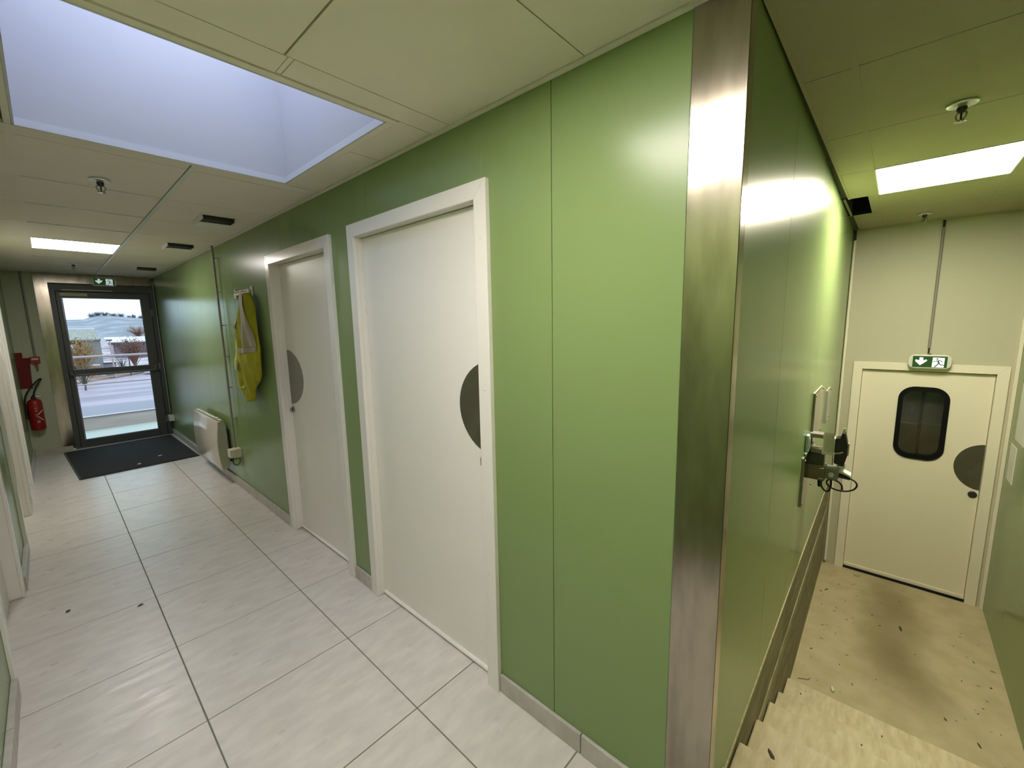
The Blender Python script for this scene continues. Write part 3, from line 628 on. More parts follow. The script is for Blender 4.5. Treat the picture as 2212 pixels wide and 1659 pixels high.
for x in (-0.35, 0.35): BX(x - 0.02, x + 0.02, -0.025, -0.0003, 0.10, 0.48).build('bracket', 'black', hr)
BX(0.40, 0.485, -0.023, -0.004, 0.10, 0.44).build('rear_plate', 'black', hr)
BX(0.30, 0.40, -0.080, -0.055, 0.553, 0.562).build('thermostat', 'ivory', hr, bevel=0.003)
jb = thing('junction_box', 'ivory junction box with hanging cable loop near the heater', 'junction box', (RX, 4.73, 0.345), FACE_LEFT)
BX(-0.052, 0.052, -0.052, -0.0003, 0.0, 0.085).build('box', 'ivory', jb, bevel=0.003)
BX(-0.049, 0.049, -0.098, -0.053, 0.003, 0.082).build('cover', 'ivory', jb, bevel=0.004)
lp = [(0.01 + 0.034*math.sin(a)*1.0, -0.050 - 0.030*math.sin(a*0.5), -0.045 - 0.048*math.cos(a + PI)) for a in [2*PI*k/20 for k in range(21)]]
MB().tube([(0.012, -0.045 - 0.030*math.sin(a), -0.040 + 0.042*math.cos(a)) for a in [2*PI*k/22 for k in range(22)]], 0.0042, 8, closed=True).build('cable_loop', 'black', jb)
MB().tube([(-0.005, -0.03, 0.001), (0.0, -0.035, -0.02), (0.01, -0.05, -0.03)], 0.004, 8).build('cable', 'black', jb)

rk = thing('coat_rack', 'white wall coat rack between the yellow vest and ceiling', 'coat rack', (RX, 4.085, 1.895), FACE_LEFT)
for x in (-0.215, 0.215):
    MB().prism(rrect(x, 0, 0.034, 0.085, 0.016, 5), -0.014, -0.0003).build('end_plate', 'white', rk, bevel=0.003)
    MB().lathe([(0.006, -0.014), (0.006, -0.018), (0.002, -0.020)], (x, 0, 0), 'y', 12).build('screw', 'darkmetal', rk)
BX(-0.20, 0.20, -0.026, -0.015, -0.018, 0.018).build('rail', 'white', rk, bevel=0.003)
for x in (-0.15, -0.05, 0.05, 0.15):
    MB().tube(smooth([(x, -0.026, 0.006), (x, -0.048, 0.000), (x, -0.062, 0.006), (x, -0.066, 0.018)]), 0.0026, 8).build('hook', 'chrome', rk)

# hi-vis vest: folded cloth hanging from the rack (rows: y_left, y_right at height z)
VT = [(1.877,3.981,3.835),(1.830,4.005,3.790),(1.752,4.079,3.735),(1.703,4.130,3.732),(1.653,4.182,3.730),(1.597,4.210,3.729),(1.538,4.225,3.719),(1.468,4.210,3.704),(1.435,4.215,3.695),(1.370,4.235,3.706),(1.285,4.245,3.713),(1.240,4.262,3.717),(1.178,4.280,3.764),(1.120,4.276,3.880),(1.087,4.243,3.909),(1.034,4.184,3.927),(0.995,4.121,3.972),(0.984,4.081,4.006)]
vest = thing('safety_vest', 'fluorescent yellow safety vest with beige reflective bands hung on the rack', 'safety vest', (RX, 3.95, 0))
def vest_x(y, z):
    k = (1.88 - z)/0.9
    return -0.074 - 0.016*math.sin(k*2.6) - 0.013*math.sin((y*26 + z*5.0)) * min(1, k*3 + 0.15) - 0.007*math.sin(y*58 - z*11)
def interp(z):
    for (za, a, b), (zb, c, d) in zip(VT[:-1], VT[1:]):
        if zb <= z <= za:
            k = (za - z)/(za - zb); return a + (c - a)*k, b + (d - b)*k
    return VT[-1][1:] if z < VT[-1][0] else VT[0][1:]
rows, cols = 56, 22; vs = []; fs = []
for i in range(rows + 1):
    z = 1.877 + (0.984 - 1.877)*i/rows; yl, yr = interp(z)
    for j in range(cols + 1):
        u = j/cols; y = yl + (yr - yl)*u; e = math.sin(PI*u)**0.6
        vs.append((min(-0.006, vest_x(y, z)*(0.62 + 0.38*e)), y - 3.95, z))
    for j in range(cols, -1, -1):
        u = j/cols; y = yl + (yr - yl)*u
        vs.append((-0.028 - 0.012*abs(math.sin(u*7 + z*3)), y - 3.95, z))
nc = 2*(cols + 1)
for i in range(rows):
    for j in range(nc): fs.append((i*nc + j, i*nc + (j + 1) % nc, (i + 1)*nc + (j + 1) % nc, (i + 1)*nc + j))
fs += [tuple(range(nc)), tuple(range(rows*nc + nc - 1, rows*nc - 1, -1))]
vm = MB().add(vs, fs, True).build('cloth', 'hivis', vest)
def strip(pl, pr2, n=16, name='reflective_band', m='reflective', off=0.007):
    """band following the cloth; pl/pr2: polylines (y, z) of its two edges"""
    vs = []; fs = []
    def at(pl_, k):
        s_ = k*(len(pl_) - 1); i = min(int(s_), len(pl_) - 2); f = s_ - i
        return (pl_[i][0] + (pl_[i+1][0] - pl_[i][0])*f, pl_[i][1] + (pl_[i+1][1] - pl_[i][1])*f)
    C5 = 14
    for i in range(n + 1):
        a, b = at(pl, i/n), at(pr2, i/n)
        for j in range(C5 + 1):
            y = a[0] + (b[0] - a[0])*j/C5; z = a[1] + (b[1] - a[1])*j/C5; yl, yr = interp(z); u = min(0.98, max(0.02, (y - yl)/(yr - yl))); e = math.sin(PI*u)**0.6
            vs.append((min(-0.006, vest_x(y, z)*(0.62 + 0.38*e)) - off, y - 3.95, z))
    for i in range(n):
        for j in range(C5): q_ = i*(C5 + 1) + j; fs.append((q_, q_ + 1, q_ + C5 + 2, q_ + C5 + 1))
    o = MB().add(vs, fs, True).build(name, m, vest); sd = o.modifiers.new('thick', 'SOLIDIFY'); sd.thickness = 0.002; sd.offset = 0
strip([(3.977, 1.87), (3.975, 1.836), (3.947, 1.722), (3.915, 1.60), (3.884, 1.50), (3.868, 1.44)], [(3.87, 1.868), (3.855, 1.83), (3.81, 1.718), (3.775, 1.596), (3.735, 1.504), (3.708, 1.45)], 24)
strip([(4.082, 1.432), (3.95, 1.438), (3.80, 1.445), (3.71, 1.455)], [(4.085, 1.388), (3.95, 1.397), (3.80, 1.405), (3.712, 1.415)], 12)
strip([(4.16, 1.662), (4.195, 1.604)], [(4.07, 1.66), (4.09, 1.603)], 5)
strip([(4.225, 1.328), (4.235, 1.272)], [(4.135, 1.312), (4.136, 1.248)], 5)
# paler lining that hangs out at the far side
fl = MB(); pts = [(4.10, 1.75), (4.235, 1.55), (4.30, 1.50), (4.32, 1.40), (4.40, 1.30), (4.41, 1.235), (4.30, 1.215), (4.24, 1.25), (4.15, 1.55)]
fl.prism([(y - 3.95, z) for y, z in pts], -0.050, -0.038, 'x').build('lining', 'hivislight', vest, bevel=0.004)
strip([(4.13, 1.10), (4.06, 1.075)], [(4.02, 1.13), (4.0, 1.115)], 4, 'piping', 'hivislight')

# control box low in the far corner
cx_ = thing('door_control_box', 'small white box with looped cable low beside the glazed door', 'control box', (RX, 8.02, 0.235), FACE_LEFT)
BX(-0.045, 0.045, -0.060, -0.0003, 0.0, 0.09).build('box', 'white', cx_, bevel=0.004)
BX(-0.035, 0.035, -0.0635, -0.0602, 0.012, 0.078).build('face', 'greyplastic', cx_)
MB().tube([(-0.02, -0.03, 0.0), (-0.02, -0.035, -0.03), (0.0, -0.04, -0.045), (0.025, -0.035, -0.03), (0.03, -0.03, 0.0)], 0.004, 8).build('cable', 'black', cx_)

# door mat
mt = thing('door_mat', 'charcoal carpet mat on the tiles in front of the glazed door', 'mat', (0.58, 7.26, 0))
mc = [(-0.515, -0.835), (0.565, -0.82), (0.535, 0.84), (-0.60, 0.80)]
MB().prism(mc, 0.0006, 0.007, 'z').build('rubber_backing', 'matedge', mt)
MB().prism([(x*0.965, y*0.975) for x, y in mc], 0.007, 0.012, 'z').build('pile', 'matpile', mt, bevel=0.002)
for (x, y, a, lb) in ((0.80, 6.83, 0.3, 'scrap of white paper on the mat nearer the heater'), (0.575, 6.60, 1.0, 'scrap of white paper near the front edge of the mat')):
    o = MB().prism([(-0.022, -0.012), (0.020, -0.016), (0.026, 0.010), (-0.012, 0.014)], 0.0, 0.0015, 'z').build('paper_scrap', 'paper'); o.location = (x, y, 0.0122); o.rotation_euler = (0, 0, a); single(o, lb, 'litter', 'paper scraps on the mat')
for (x, y, a, lb) in ((0.187, 3.155, 0.2, 'small dark leaf fragment on the floor tiles, farther out from the left wall'), (-0.10, 3.41, 0.9, 'small olive leaf fragment on the floor tiles close to the left wall')):
    o = MB().add([(-0.016, -0.004, 0.001), (-0.004, -0.010, 0.001), (0.012, -0.006, 0.003), (0.018, 0.004, 0.001), (0.004, 0.009, 0.006), (-0.010, 0.007, 0.001), (0, 0, 0.009)], [(0,1,6),(1,2,6),(2,3,6),(3,4,6),(4,5,6),(5,0,6),(5,4,3,2,1,0)]).build('leaf_fragment', mat('dry_leaf', (0.09, 0.085, 0.03), 0.9)); o.location = (x, y, 0.0); o.rotation_euler = (0, 0, a); single(o, lb, 'leaf', 'leaf bits on the tiles')

# ------------------------------------------------------------------ far left wall: fire equipment
rs = MB().prism([(-0.058, -0.235), (0.050, -0.235), (0.068, 0.155), (0.012, 0.155), (0.012, 0.225), (-0.058, 0.225)], -0.006, 0, 'y').build('fire_sign', 'redflat')
rs.location = (-0.235, FY - 0.0135, 1.12); single(rs, 'plain dark red stepped sign plate above the fire extinguisher', 'sign')
cp = thing('call_point', 'red manual fire call point with pale label on the pale wall', 'fire alarm', (-0.122, FY - 0.0122, 1.245))
BX(-0.043, 0.043, -0.045, 0, -0.043, 0.043).build('box', 'red', cp, bevel=0.004)
BX(-0.030, 0.030, -0.0475, -0.0452, 0.004, 0.026).build('label', 'label', cp)
MB().prism([(-0.012, -0.043), (0.020, -0.043), (0.014, -0.135), (0.002, -0.140)], -0.020, -0.014).build('key_tag', mat('rust_red', (0.22, 0.07, 0.04), 0.5), cp)
fe = thing('fire_extinguisher', 'red fire extinguisher with black hose hung on the pale wall', 'fire extinguisher', (-0.192, FY - 0.094, 0.345))
cyl = MB().lathe([(0.030, 0.0), (0.058, 0.008), (0.066, 0.025), (0.067, 0.36), (0.060, 0.385), (0.040, 0.402), (0.020, 0.41)], n=32).build('cylinder', 'red', fe)
def patch(a0, a1, z0, z1, m, nm, zz=None):
    n_ = 8; vs = []
    for i in range(n_ + 1):
        a = a0 + (a1 - a0)*i/n_; zc = zz(i/n_) if zz else 0
        for z in (z0, z1): vs.append((0.0685*math.cos(a), 0.0685*math.sin(a), z + zc))
    o = MB().add(vs, [(2*i, 2*i + 2, 2*i + 3, 2*i + 1) for i in range(n_)], True).build(nm, m, cyl); sd = o.modifiers.new('t', 'SOLIDIFY'); sd.thickness = 0.001
lab = mat('faded_gold_print', (0.40, 0.24, 0.12), 0.5)
for z0, z1, a0, a1 in ((0.285, 0.297, -1.75, -1.25), (0.250, 0.272, -1.65, -1.35), (0.205, 0.215, -1.75, -1.55), (0.185, 0.195, -1.7, -1.5), (0.10, 0.132, -1.6, -1.2)): patch(a0, a1, z0, z1, lab, 'printed_text')
patch(-1.45, -0.55, 0.20, 0.216, 'label', 'white_swoosh', lambda k: 0.055*k)
patch(-1.45, -0.65, 0.18, 0.196, 'label', 'white_swoosh', lambda k: -0.06*k)
MB().lathe([(0.020, 0.40), (0.024, 0.41), (0.024, 0.435), (0.012, 0.45)], n=16).build('valve', 'darkmetal', fe)
MB().prism([(0.0, 0.43), (0.062, 0.425), (0.066, 0.436), (0.0, 0.447)], -0.009, 0.009).build('carry_handle', 'chrome', fe, bevel=0.002)
MB().prism([(-0.01, 0.452), (0.055, 0.462), (0.055, 0.468), (-0.01, 0.462)], -0.007, 0.007).build('lever', 'chrome', fe, bevel=0.002)
MB().tube(smooth([(0.004, -0.02, 0.44), (0.014, -0.03, 0.50), (0.048, -0.03, 0.585), (0.078, -0.028, 0.635), (0.092, -0.025, 0.655), (0.078, -0.024, 0.660), (0.035, -0.022, 0.615), (-0.020, -0.02, 0.545), (-0.062, -0.018, 0.46), (-0.078, -0.015, 0.38), (-0.082, -0.012, 0.28)], 4), 0.0085, 10).build('hose', 'black', fe)
MB().tube([(-0.082, -0.012, 0.285), (-0.083, -0.010, 0.24), (-0.083, -0.008, 0.16)], 0.014, 12).build('nozzle', 'black', fe)
BX(-0.02, 0.02, 0.066, 0.0935, 0.25, 0.36).build('wall_bracket', 'darkmetal', fe)

# ------------------------------------------------------------------ side corridor wall equipment
def on_w2(name, label, cat, x, z, group=None): return thing(name, label, cat, (x, w2y(x), z), SK, group)
b1 = on_w2('notice_board', 'clear acrylic notice holder with paper, upper one nearest the stairs', 'notice holder', 3.19, 1.0, 'clear notice holders on the stair wall')
def holder(t, w, h, papers):
    BX(-w/2, w/2, -0.006, -0.0003, -h/2, h/2).build('backing_sheet', 'palewall', t)
    for (a, b_, c, d_) in papers: BX(a, b_, -0.0075, -0.0062, c, d_).build('paper', 'paper', t)
    BX(-w/2, w/2, -0.012, -0.0085, -h/2, h/2).build('cover_sheet', 'acrylic', t)
    BX(-w/2 - 0.004, -w/2, -0.013, -0.0003, -h/2, h/2).build('edge_strip', 'conduit', t)
    for sx in (-1, 1):
        for sz in (-1, 1): MB().lathe([(0.006, -0.012), (0.006, -0.016), (0.002, -0.017)], (sx*(w/2 - 0.015), 0, sz*(h/2 - 0.015)), 'y', 10).build('stud', 'chrome', t)
holder(b1, 0.40, 0.31, ((-0.18, 0.02, -0.14, 0.14),))
b2 = on_w2('notice_board', 'clear acrylic notice holder with paper, lower one nearest the stairs', 'notice holder', 2.92, 0.69, 'clear notice holders on the stair wall')
holder(b2, 0.40, 0.28, ((-0.19, -0.06, -0.13, 0.13), (-0.04, 0.10, -0.13, 0.13)))
b3 = on_w2('notice_board', 'clear acrylic notice holder farthest along the stair wall', 'notice holder', 3.86, 0.95, 'clear notice holders on the stair wall')
holder(b3, 0.24, 0.24, ((-0.08, 0.04, -0.10, 0.10),))
gl = on_w2('dispenser_box', 'small pale blue dispenser box fixed beside the notice holders', 'dispenser', 2.80, 0.90)
BX(-0.03, 0.03, -0.018, -0.0003, -0.05, 0.05).build('body', mat('pale_blue_plastic', (0.42, 0.52, 0.56), 0.4), gl, bevel=0.006)
BX(-0.02, 0.02, -0.0215, -0.0182, -0.03, 0.03).build('lid', 'greyplastic', gl, bevel=0.001)

X0 = 2.98
br = on_w2('handset_bracket', 'clear wall bracket holding the black handset on the stair wall', 'bracket', X0, 0.87)
for z in (0.045, -0.045):
    BX(-0.035, 0.035, -0.066, -0.0003, z - 0.012, z + 0.012).build('arm', 'conduit', br, bevel=0.002)
    MB().lathe([(0.005, z + 0.0), (0.001, z + 0.001)], (0.0, -0.05, 0.0125), 'z', 10).build('screw', 'chrome', br)
BX(-0.032, 0.032, -0.118, -0.0665, -0.058, 0.058).build('clear_block', 'acrylic', br)
BX(-0.034, 0.034, -0.122, -0.1185, -0.04, 0.04).build('plate', 'white', br)
hs = on_w2('handset', 'black handheld terminal standing in the clear bracket', 'handset', X0, 0.80)
MB().prism([(-0.124, -0.035), (-0.170, -0.042), (-0.181, 0.02), (-0.178, 0.09), (-0.165, 0.150), (-0.152, 0.152), (-0.146, 0.120), (-0.124, 0.115)], -0.032, 0.032, 'x').build('body', 'black', hs, bevel=0.006)
BX(-0.022, 0.022, -0.1865, -0.1800, 0.02, 0.09).build('keypad', 'greyplastic', hs, bevel=0.002)
MB().tube([(0.0, -0.160, 0.150), (0.0, -0.158, 0.172)], 0.006, 10).build('antenna', 'ivory', hs)
MB().tube([(-0.033, -0.125, 0.025), (-0.036, -0.148, 0.032), (-0.034, -0.162, 0.040)], 0.005, 8).build('strap', 'trimlight', hs)
BX(-0.030, 0.030, -0.176, -0.140, -0.058, -0.043).build('foot', 'chrome', hs, bevel=0.003)
so = on_w2('wall_socket', 'grey industrial socket with brown back box below the handset', 'socket', X0, 0.70)
BX(-0.045, 0.045, -0.090, -0.0003, -0.045, 0.045).build('back_box', mat('brown_grey_box', (0.22, 0.19, 0.12), 0.5), so, bevel=0.003)
BX(-0.040, 0.040, -0.080, -0.0003, 0.0455, 0.11).build('upper_box', mat('dark_olive_box', (0.05, 0.055, 0.025), 0.4), so, bevel=0.003)
BX(-0.040, 0.040, -0.150, -0.0905, -0.030, 0.035).build('socket_body', mat('mid_grey_plastic', (0.24, 0.25, 0.26), 0.3), so, bevel=0.005)
MB().prism([(-0.150, 0.035), (-0.205, 0.012), (-0.207, -0.002), (-0.150, 0.018)], -0.035, 0.035, 'x').build('flap', 'signbody', so, bevel=0.003)
MB().lathe([(0.014, 0), (0.014, -0.006), (0.004, -0.008)], (0.0, 0, 0), 'x', 16).build('switch', 'white', so)
for c_ in so.children:
    if c_.name.startswith('switch'): c_.location = (-0.041, -0.118, 0.0)
for z in (-0.030, 0.030): MB().tube([(-0.046, -0.085, z), (-0.050, -0.060, z)], 0.003, 8).build('clip', 'chrome', so)
pg = on_w2('plug_lead', 'black plug and looped black lead hanging from the grey socket', 'cable', X0, 0.70)
MB().tube([(0, -0.151, -0.006), (0, -0.205, -0.016)], 0.014, 14, rs=[0.016, 0.010]).build('plug', 'black', pg)
lead = [(0, -0.204, -0.016), (0, -0.228, -0.030), (0, -0.236, -0.052), (0, -0.222, -0.078), (0, -0.190, -0.095), (0, -0.150, -0.098), (0, -0.112, -0.085), (0.004, -0.098, -0.062), (0.006, -0.112, -0.044), (0.006, -0.145, -0.046), (0.006, -0.168, -0.066), (0.004, -0.172, -0.092)]
MB().tube(smooth(lead), 0.0045, 8).build('lead', 'black', pg)
MB().tube(smooth([(0, -0.118, -0.031), (0, -0.120, -0.075), (0, -0.112, -0.112), (0, -0.098, -0.118), (0, -0.080, -0.100), (0, -0.070, -0.072)]), 0.0050, 8).build('short_lead', 'black', pg)
MB().tube([(0, -0.068, -0.046), (0, -0.066, -0.095)], 0.012, 12, rs=[0.014, 0.009]).build('gland', 'black', pg)
MB().tube([(0.004, -0.172, -0.086), (0.004, -0.173, -0.092)], 0.0062, 10).build('tie', 'red', pg)

# right wall notices near the end door
for x, z, w, h, lb in ((4.62, 0.88, 0.30, 0.42, 'white notice sheet on the right wall beside the cream door, upper one'), (4.76, 0.48, 0.20, 0.28, 'white notice sheet on the right wall beside the cream door, lower one')):
    t_ = thing('wall_notice', lb, 'notice', (x, NY, z), PI, 'notices on the wall beside the cream door')
    BX(-w/2, w/2, -0.004, -0.0003, -h/2, h/2).build('sheet', 'paper', t_)
    BX(-w/2, -w/2 + 0.006, -0.006, -0.0042, -h/2, h/2).build('edge', 'greyplastic', t_)

# litter on the landing and stairs
o = MB().tube([(0, 0, 0.008), (0.035, 0.012, 0.008)], 0.008, 12).build('cigarette_end', 'paper'); o.location = (3.19, 0.107, LZ); single(o, 'white cigarette end lying at the foot of the stairs', 'litter')
o = MB().tube([(0, 0, 0.003), (0.02, -0.03, 0.003), (0.03, -0.055, 0.004), (0.055, -0.062, 0.004)], 0.0035, 8).build('bent_clip', 'conduit'); o.location = (3.17, 0.30, LZ); single(o, 'bent grey plastic clip beside the wall at the bottom step', 'litter')
o = MB().tube([(0, 0, 0.002), (-0.02, 0.01, 0.002), (-0.03, 0.03, 0.002), (-0.01, 0.045, 0.002)], 0.002, 6).build('wire_hook', 'black'); o.location = (4.92, 0.06, LZ); single(o, 'small black wire hook on the landing by the cream door', 'litter')
o = MB().add([(-0.03, -0.008, 0), (-0.01, -0.014, 0), (0.02, -0.006, 0), (0.034, 0.004, 0), (0.012, 0.013, 0), (-0.022, 0.010, 0), (0, 0, 0.007)], [(0,1,6),(1,2,6),(2,3,6),(3,4,6),(4,5,6),(5,0,6),(5,4,3,2,1,0)]).build('dirt_clod', 'dirt'); o.location = (1.79, 0.235, -0.168); o.rotation_euler = (0, 0, 0.5); o.scale = (0.8, 0.7, 0.8); single(o, 'dark clod of dirt on the second stair tread', 'litter')
cr = MB(); R_ = random.Random(3)
spots = [(4.242, -0.222, 0.016), (4.30, -0.05, 0.007), (4.18, -0.10, 0.009), (4.414, 0.306, 0.010), (4.47, 0.271, 0.012), (4.10, 0.10, 0.006), (3.9, 0.24, 0.008), (3.55, 0.27, 0.009), (3.50, 0.10, 0.006), (3.30, -0.55, 0.010), (3.4, -0.42, 0.010), (3.9, -0.66, 0.010), (4.1, -0.69, 0.008), (3.65, -0.60, 0.007), (4.7, 0.10, 0.006), (3.35, 0.02, 0.006)]
spots += [(R_.uniform(3.05, 4.95), R_.choice([R_.uniform(0.05, 0.30), R_.uniform(-0.70, -0.5), R_.uniform(-0.7, 0.3)]), R_.uniform(0.002, 0.006)) for _ in range(70)]
for (x, y, r) in spots:
    a = R_.uniform(0, 3); k = R_.uniform(1, 2.6); n0 = 6
    pts = [(x + r*k*math.cos(a)*math.cos(2*PI*i/n0) - r*0.6*math.sin(a)*math.sin(2*PI*i/n0), y + r*k*math.sin(a)*math.cos(2*PI*i/n0) + r*0.6*math.cos(a)*math.sin(2*PI*i/n0), LZ + 0.0003) for i in range(n0)]
    cr.add(pts + [(x, y, LZ + r*0.5)], [(i, (i + 1) % n0, n0) for i in range(n0)] + [tuple(range(n0 - 1, -1, -1))])
for _ in range(26):
    k = R_.choice([1, 2, 3, 4]); x = R_.uniform(nos[k - 1] + 0.03, nos[k] - 0.03); y = R_.uniform(-0.6, 0.28); r = R_.uniform(0.003, 0.007); z = -0.168*k
    cr.add([(x - r*2, y, z + 0.0003), (x, y - r, z + 0.0003), (x + r*1.5, y, z + 0.0003), (x, y + r, z + 0.0003), (x, y, z + r*0.6)], [(0,1,4),(1,2,4),(2,3,4),(3,0,4),(3,2,1,0)])
o = cr.build('floor_crumbs', 'dirt', kind='stuff'); single(o, 'dark crumbs of dirt scattered over the cream landing and stairs', 'dirt')

# ------------------------------------------------------------------ outdoors
GZ = -1.75
BX(-6, 8, FY + 0.09, 9.70, -0.2, -0.02).build('floor_terrace', 'terrace', kind='structure')
pp = thing('parapet', 'low grey concrete parapet with broad coping outside the glazed door', 'parapet', (1, 9.7, -0.02))
BX(-7, 7, 0.0, 1.28, 0.0, 0.205).build('wall', 'parapet', pp)
BX(-7, 7, -0.010, 1.30, 0.2051, 0.222).build('coping', 'coping', pp)
BX(-7, 7, -0.014, 0.022, 0.2221, 0.236).build('snow_edge', 'snow', pp, bevel=0.004)
BX(-7, 7, 0.4, 1.2, GZ + 0.02, -0.001).build('retaining_wall', 'parapet', pp)
rl = thing('railing', 'galvanised tubular railing on the parapet outside the door', 'railing', (0.27, 10.96, 0.203))
for z, r in ((0.93, 0.022), (0.42, 0.013)): MB().tube([(-6, 0, z), (7, 0, z)], r, 12).build('rail', 'galv', rl)
for k in range(-3, 5): MB().tube([(k*1.55, 0, 0), (k*1.55, 0, 0.93)], 0.014, 10).build('post', 'galv', rl)
MB().prism([(-60, 11), (140, 11), (140, 231), (60, 120), (0.9, 38), (-60, -10 + 0)][:2] + [(140, 231), (0.9, 38), (-19, 11)], GZ - 0.2, GZ, 'z').build('floor_road', 'asphalt', kind='structure')
MB().prism([(-19, 11), (0.9, 38), (140, 231), (140, 380), (-160, 380), (-160, 11)], GZ - 0.2, GZ + 0.02, 'z').build('floor_yard', 'yard', kind='structure')
vg = MB().prism([(-19, 11.2), (0.9, 38.2), (7.5, 47.2), (6.9, 47.9), (0.2, 39.0), (-20.0, 12.0)], GZ + 0.021, GZ + 0.12, 'z').build('grass_verge', 'verge'); single(vg, 'leaf strewn brown verge along the far side of the snowy road', 'verge')

def lump(name, m, loc, sx, sy, sz, label, cat, group=None, seed=0):
    R = random.Random(seed); mb = MB(); n, k = 14, 7; vs = []; fs = []
    for i in range(k):
        th = PI/2*i/(k - 1)
        for j in range(n):
            a = 2*PI*j/n; q_ = 1 + R.uniform(-0.12, 0.12); vs.append((sx*math.cos(a)*math.cos(th)*q_, sy*math.sin(a)*math.cos(th)*q_, sz*math.sin(th)*(1 if i else 0)))
    for i in range(k - 1):
        for j in range(n): fs.append((i*n + j, i*n + (j + 1) % n, (i + 1)*n + (j + 1) % n, (i + 1)*n + j))
    fs.append(tuple(range(n - 1, -1, -1)))
    o = mb.add(vs, fs, True).build(name, m); o.location = loc; return single(o, label, cat, group)
lump('snow_pile', 'snow', (0.2, 42.7, GZ + 0.02), 1.3, 1.2, 1.1, 'rounded snow pile farthest left beyond the road', 'snow', 'snow piles', 1)
lump('snow_pile', 'snow', (5.6, 42.4, GZ + 0.13), 0.9, 0.8, 0.6, 'snow pile right of the grey bin beyond the road', 'snow', 'snow piles', 2)
lump('snow_pile', 'snow', (8.6, 52.0, GZ + 0.02), 1.6, 1.2, 0.7, 'rightmost low snow pile beyond the road', 'snow', 'snow piles', 3)
bx_ = thing('crate', 'beige crate standing behind the road verge', 'crate', (2.0, 41.7, GZ + 0.121)); BX(-0.35, 0.35, -0.4, 0.4, 0, 0.8).build('body', 'verge', bx_); BX(-0.38, 0.38, -0.43, 0.43, 0.8, 0.88).build('lid', 'parapet', bx_)
bn_ = thing('waste_bin', 'blue-grey waste bin beside the beige crate', 'bin', (2.95, 42.6, GZ + 0.121)); MB().prism([(-0.26, 0), (0.26, 0), (0.32, 0.85), (-0.32, 0.85)], -0.3, 0.3).build('body', 'coping', bn_); BX(-0.34, 0.34, -0.34, 0.34, 0.851, 0.92).build('lid', 'darkwall', bn_)

bd = thing('barn', 'green-roofed open barn beyond the road, left of the posts', 'building', (-4.0, 45.0, GZ + 0.02))
MB().prism([(0, 2.64), (0, 2.72), (5.5, 3.52), (5.5, 3.44)], -8, 6.85, 'x').build('roof', 'greenroof', bd)
BX(-8, 6.9, 5.35, 5.55, 3.45, 3.58).build('ridge_snow', 'snow', bd)
BX(6.851, 6.95, -0.05, 5.5, 2.60, 2.72).build('verge_board', 'snow', bd)
BX(6.00, 6.80, 0.2, 0.3, 0, 2.63).build('green_wall', 'greenwall', bd)
BX(6.70, 6.80, 0.3, 5.4, 0, 2.66).build('side_wall', 'coping', bd)
BX(-8, 6.0, 4.8, 4.9, 0, 3.3).build('rear_wall', 'darkwall', bd)
BX(5.75, 6.0, 0.2, 0.3, 0, 2.63).build('post', 'brickred', bd)
for x in (-8, -4.5, -1.0, 2.6): BX(x, x + 0.2, 0.2, 0.4, 0, 2.63).build('post', 'darkwall', bd)
BX(4.75, 5.45, 0.5, 2.0, 1.55, 2.35).build('stacked_bales', 'snow', bd); BX(4.75, 5.5, 0.5, 2.0, 0.7, 1.45).build('stacked_bales', 'coping', bd)
BX(1.5, 4.6, 0.6, 2.0, 0.1, 1.1).build('stacked_boxes', 'brickred', bd)
sh = thing('long_shed', 'long low shed with snowy roof behind the posts', 'building', (12.0, 70.0, GZ + 0.02))
MB().prism([(0, 1.9), (0, 2.0), (5, 2.5), (5, 2.4)], -7.0, 22, 'x').build('roof', 'snow', sh)
BX(-7.0, 22, -0.02, 0.1, 1.62, 1.9).build('fascia', 'darkwall', sh); BX(-6.8, 22, 1.0, 1.1, 0, 1.9).build('wall', 'coping', sh)
for k in range(9): BX(-6.8 + k*3.4, -6.6 + k*3.4, 0.0, 0.15, 0, 1.62).build('post', 'galv', sh)
fp = thing('gate_post', 'pale leaning gate post right of the barn', 'post', (3.05, 41.0, GZ + 0.02)); MB().tube([(0, 0, 0), (-0.04, 0, 2.62)], 0.05, 8).build('post', 'galv', fp); MB().box(-0.22, 0.10, -0.05, 0.05, 2.62, 2.72).build('cap', 'darkwall', fp)
fp2 = thing('gate_post', 'thin dark gate post farther right of the barn', 'post', (4.0, 42.2, GZ + 0.02)); MB().tube([(0, 0, 0), (0, 0, 2.5)], 0.035, 8).build('post', 'darkwall', fp2); MB().box(-0.08, 0.08, -0.05, 0.05, 2.5, 2.58).build('cap', 'darkwall', fp2)

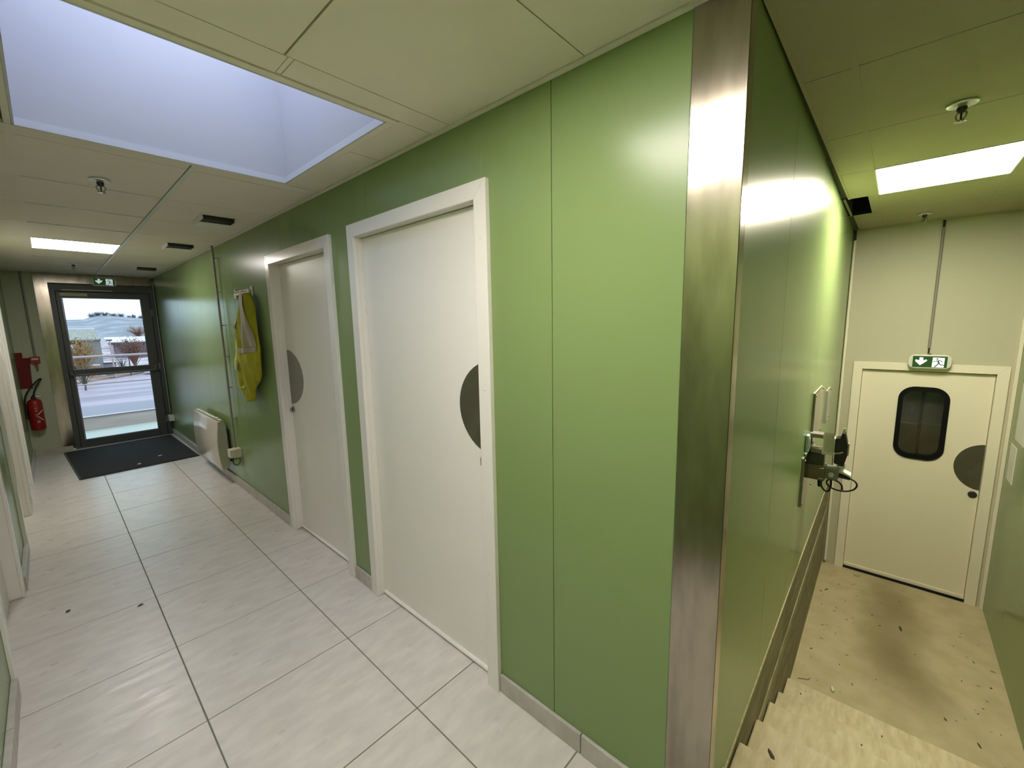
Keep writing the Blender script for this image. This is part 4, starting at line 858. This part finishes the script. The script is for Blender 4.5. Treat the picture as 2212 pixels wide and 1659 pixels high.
def bare_tree(label, loc, h, w, m='twig', n=70, seed=0, leaves=0, lm='russet', cat='tree', name='bare_tree', group=None):
    R = random.Random(seed); t = thing(name, label, cat, loc, 0, group)
    MB().tube([(0, 0, 0), (0.02*h, 0, h*0.45)], 0.03*h, 6, rs=[0.03*h, 0.016*h]).build('trunk', m, t)
    mb = MB(); tips = []
    for i in range(n):
        a = R.uniform(0, 2*PI); z0 = R.uniform(0.12, 0.45)*h; k = R.uniform(0.35, 1)
        p2 = Vector((math.cos(a)*w/2*k, math.sin(a)*w/2*k, z0 + (h - z0)*(1 - 0.55*k*k)*R.uniform(0.7, 1.0)))
        p1 = Vector((p2.x*0.45, p2.y*0.45, (z0 + p2.z)/2 + 0.02*h)); tips += [p2, p1*0.5 + p2*0.5]
        mb.tube([(0.01*h, 0, z0), p1, p2], 0.01, 4, rs=[0.009*h, 0.006*h, 0.002*h])
    mb.build('branches', m, t)
    if leaves:
        lb = MB()
        for i in range(leaves):
            c = R.choice(tips) + Vector((R.gauss(0, 1), R.gauss(0, 1), R.gauss(0, 1)))*0.05*h; s_ = 0.015*h
            u = Vector((R.gauss(0, 1), R.gauss(0, 1), R.gauss(0, 1))).normalized()*s_; v = u.orthogonal().normalized()*s_
            lb.add([c - u, c + v, c + u, c - v], [(0, 1, 2, 3)])
        lb.build('foliage', lm, t)
    return t
bare_tree('yellow-ochre twiggy shrub in front of the barn', (1.35, 37.5, GZ), 3.2, 1.9, 'yellowtwig', 130, 5, 300, 'yellowtwig', 'shrub', 'bare_shrub')
bare_tree('dark green shrub low at the left of the barn', (1.2, 34.0, GZ), 1.7, 1.2, 'leafgreen', 40, 6, 300, 'leafgreen', 'shrub', 'bare_shrub')
bare_tree('russet leafed shrub in front of the long shed', (4.6, 45.5, GZ), 3.0, 1.9, 'russet', 120, 7, 700, 'russet', 'shrub', 'bare_shrub')
bare_tree('grey twiggy shrub right of the russet one', (6.3, 49.5, GZ), 2.9, 1.9, 'twig', 90, 8, 120, 'leafgreen', 'shrub', 'bare_shrub')
bare_tree('dark low shrub between the barn and the russet shrub', (3.75, 44.5, GZ), 1.5, 1.0, 'leafgreen', 40, 9, 160, 'leafgreen', 'shrub', 'bare_shrub')
# wooded hill
prof = [(-160, 9.0), (-60, 9.3), (0, 8.8), (11, 9.2), (18.4, 9.4), (22, 11.0), (25.5, 12.0), (31, 12.0), (37, 11.2), (44, 10.4), (48, 10.0), (70, 10.5), (120, 8), (220, 6)]
hm = MB(); vs = []; fs = []; R = random.Random(4)
for i, (x, z) in enumerate(prof):
    for j, (dy, kz) in enumerate(((-110, 0.0), (-70, 0.45), (-30, 0.82), (0, 1.0), (60, 0.9), (140, 0))): vs.append((x, dy, (z - GZ)*kz + (R.uniform(-0.3, 0.3) if 0 < j < 3 else 0)))
for i in range(len(prof) - 1):
    for j in range(5): a = i*6 + j; fs.append((a, a + 6, a + 7, a + 1))
o = hm.add(vs, fs, True).build('distant_hill', 'hill'); o.location = (0, 400, GZ); single(o, 'hazy blue wooded hill on the horizon beyond the barn', 'hill')
for k, (x, z, h_, w_) in enumerate(((22.5, 10.8, 3.2, 4.5), (25.5, 11.6, 3.6, 5.0), (29, 11.7, 3.4, 4.5), (33, 11.5, 3.0, 5.0), (37, 11.0, 3.2, 5.0), (41, 10.4, 2.4, 3.0), (43.5, 10.2, 3.2, 2.4), (47.5, 9.9, 3.0, 4.0))):
    bare_tree(('leftmost', 'second from left', 'third from left', 'fourth from left', 'fifth from left', 'sixth from left', 'seventh from left', 'rightmost')[k] + ' hazy leafless tree on the ridge of the distant hill', (x, 398, z - 2.6), h_*1.25 + 2.2, w_*1.5, 'twig', 170, 20 + k, group='leafless trees along the far ridge')
for k, (x, y, z, h_, w_, m_, lb) in enumerate(((20.5, 185, GZ, 5.2, 7, 'russet', 'orange-brown tree at the foot of the hill'),)):
    bare_tree(lb, (x, y, z), h_, w_, m_, 120, 40 + k, 900, 'verge')
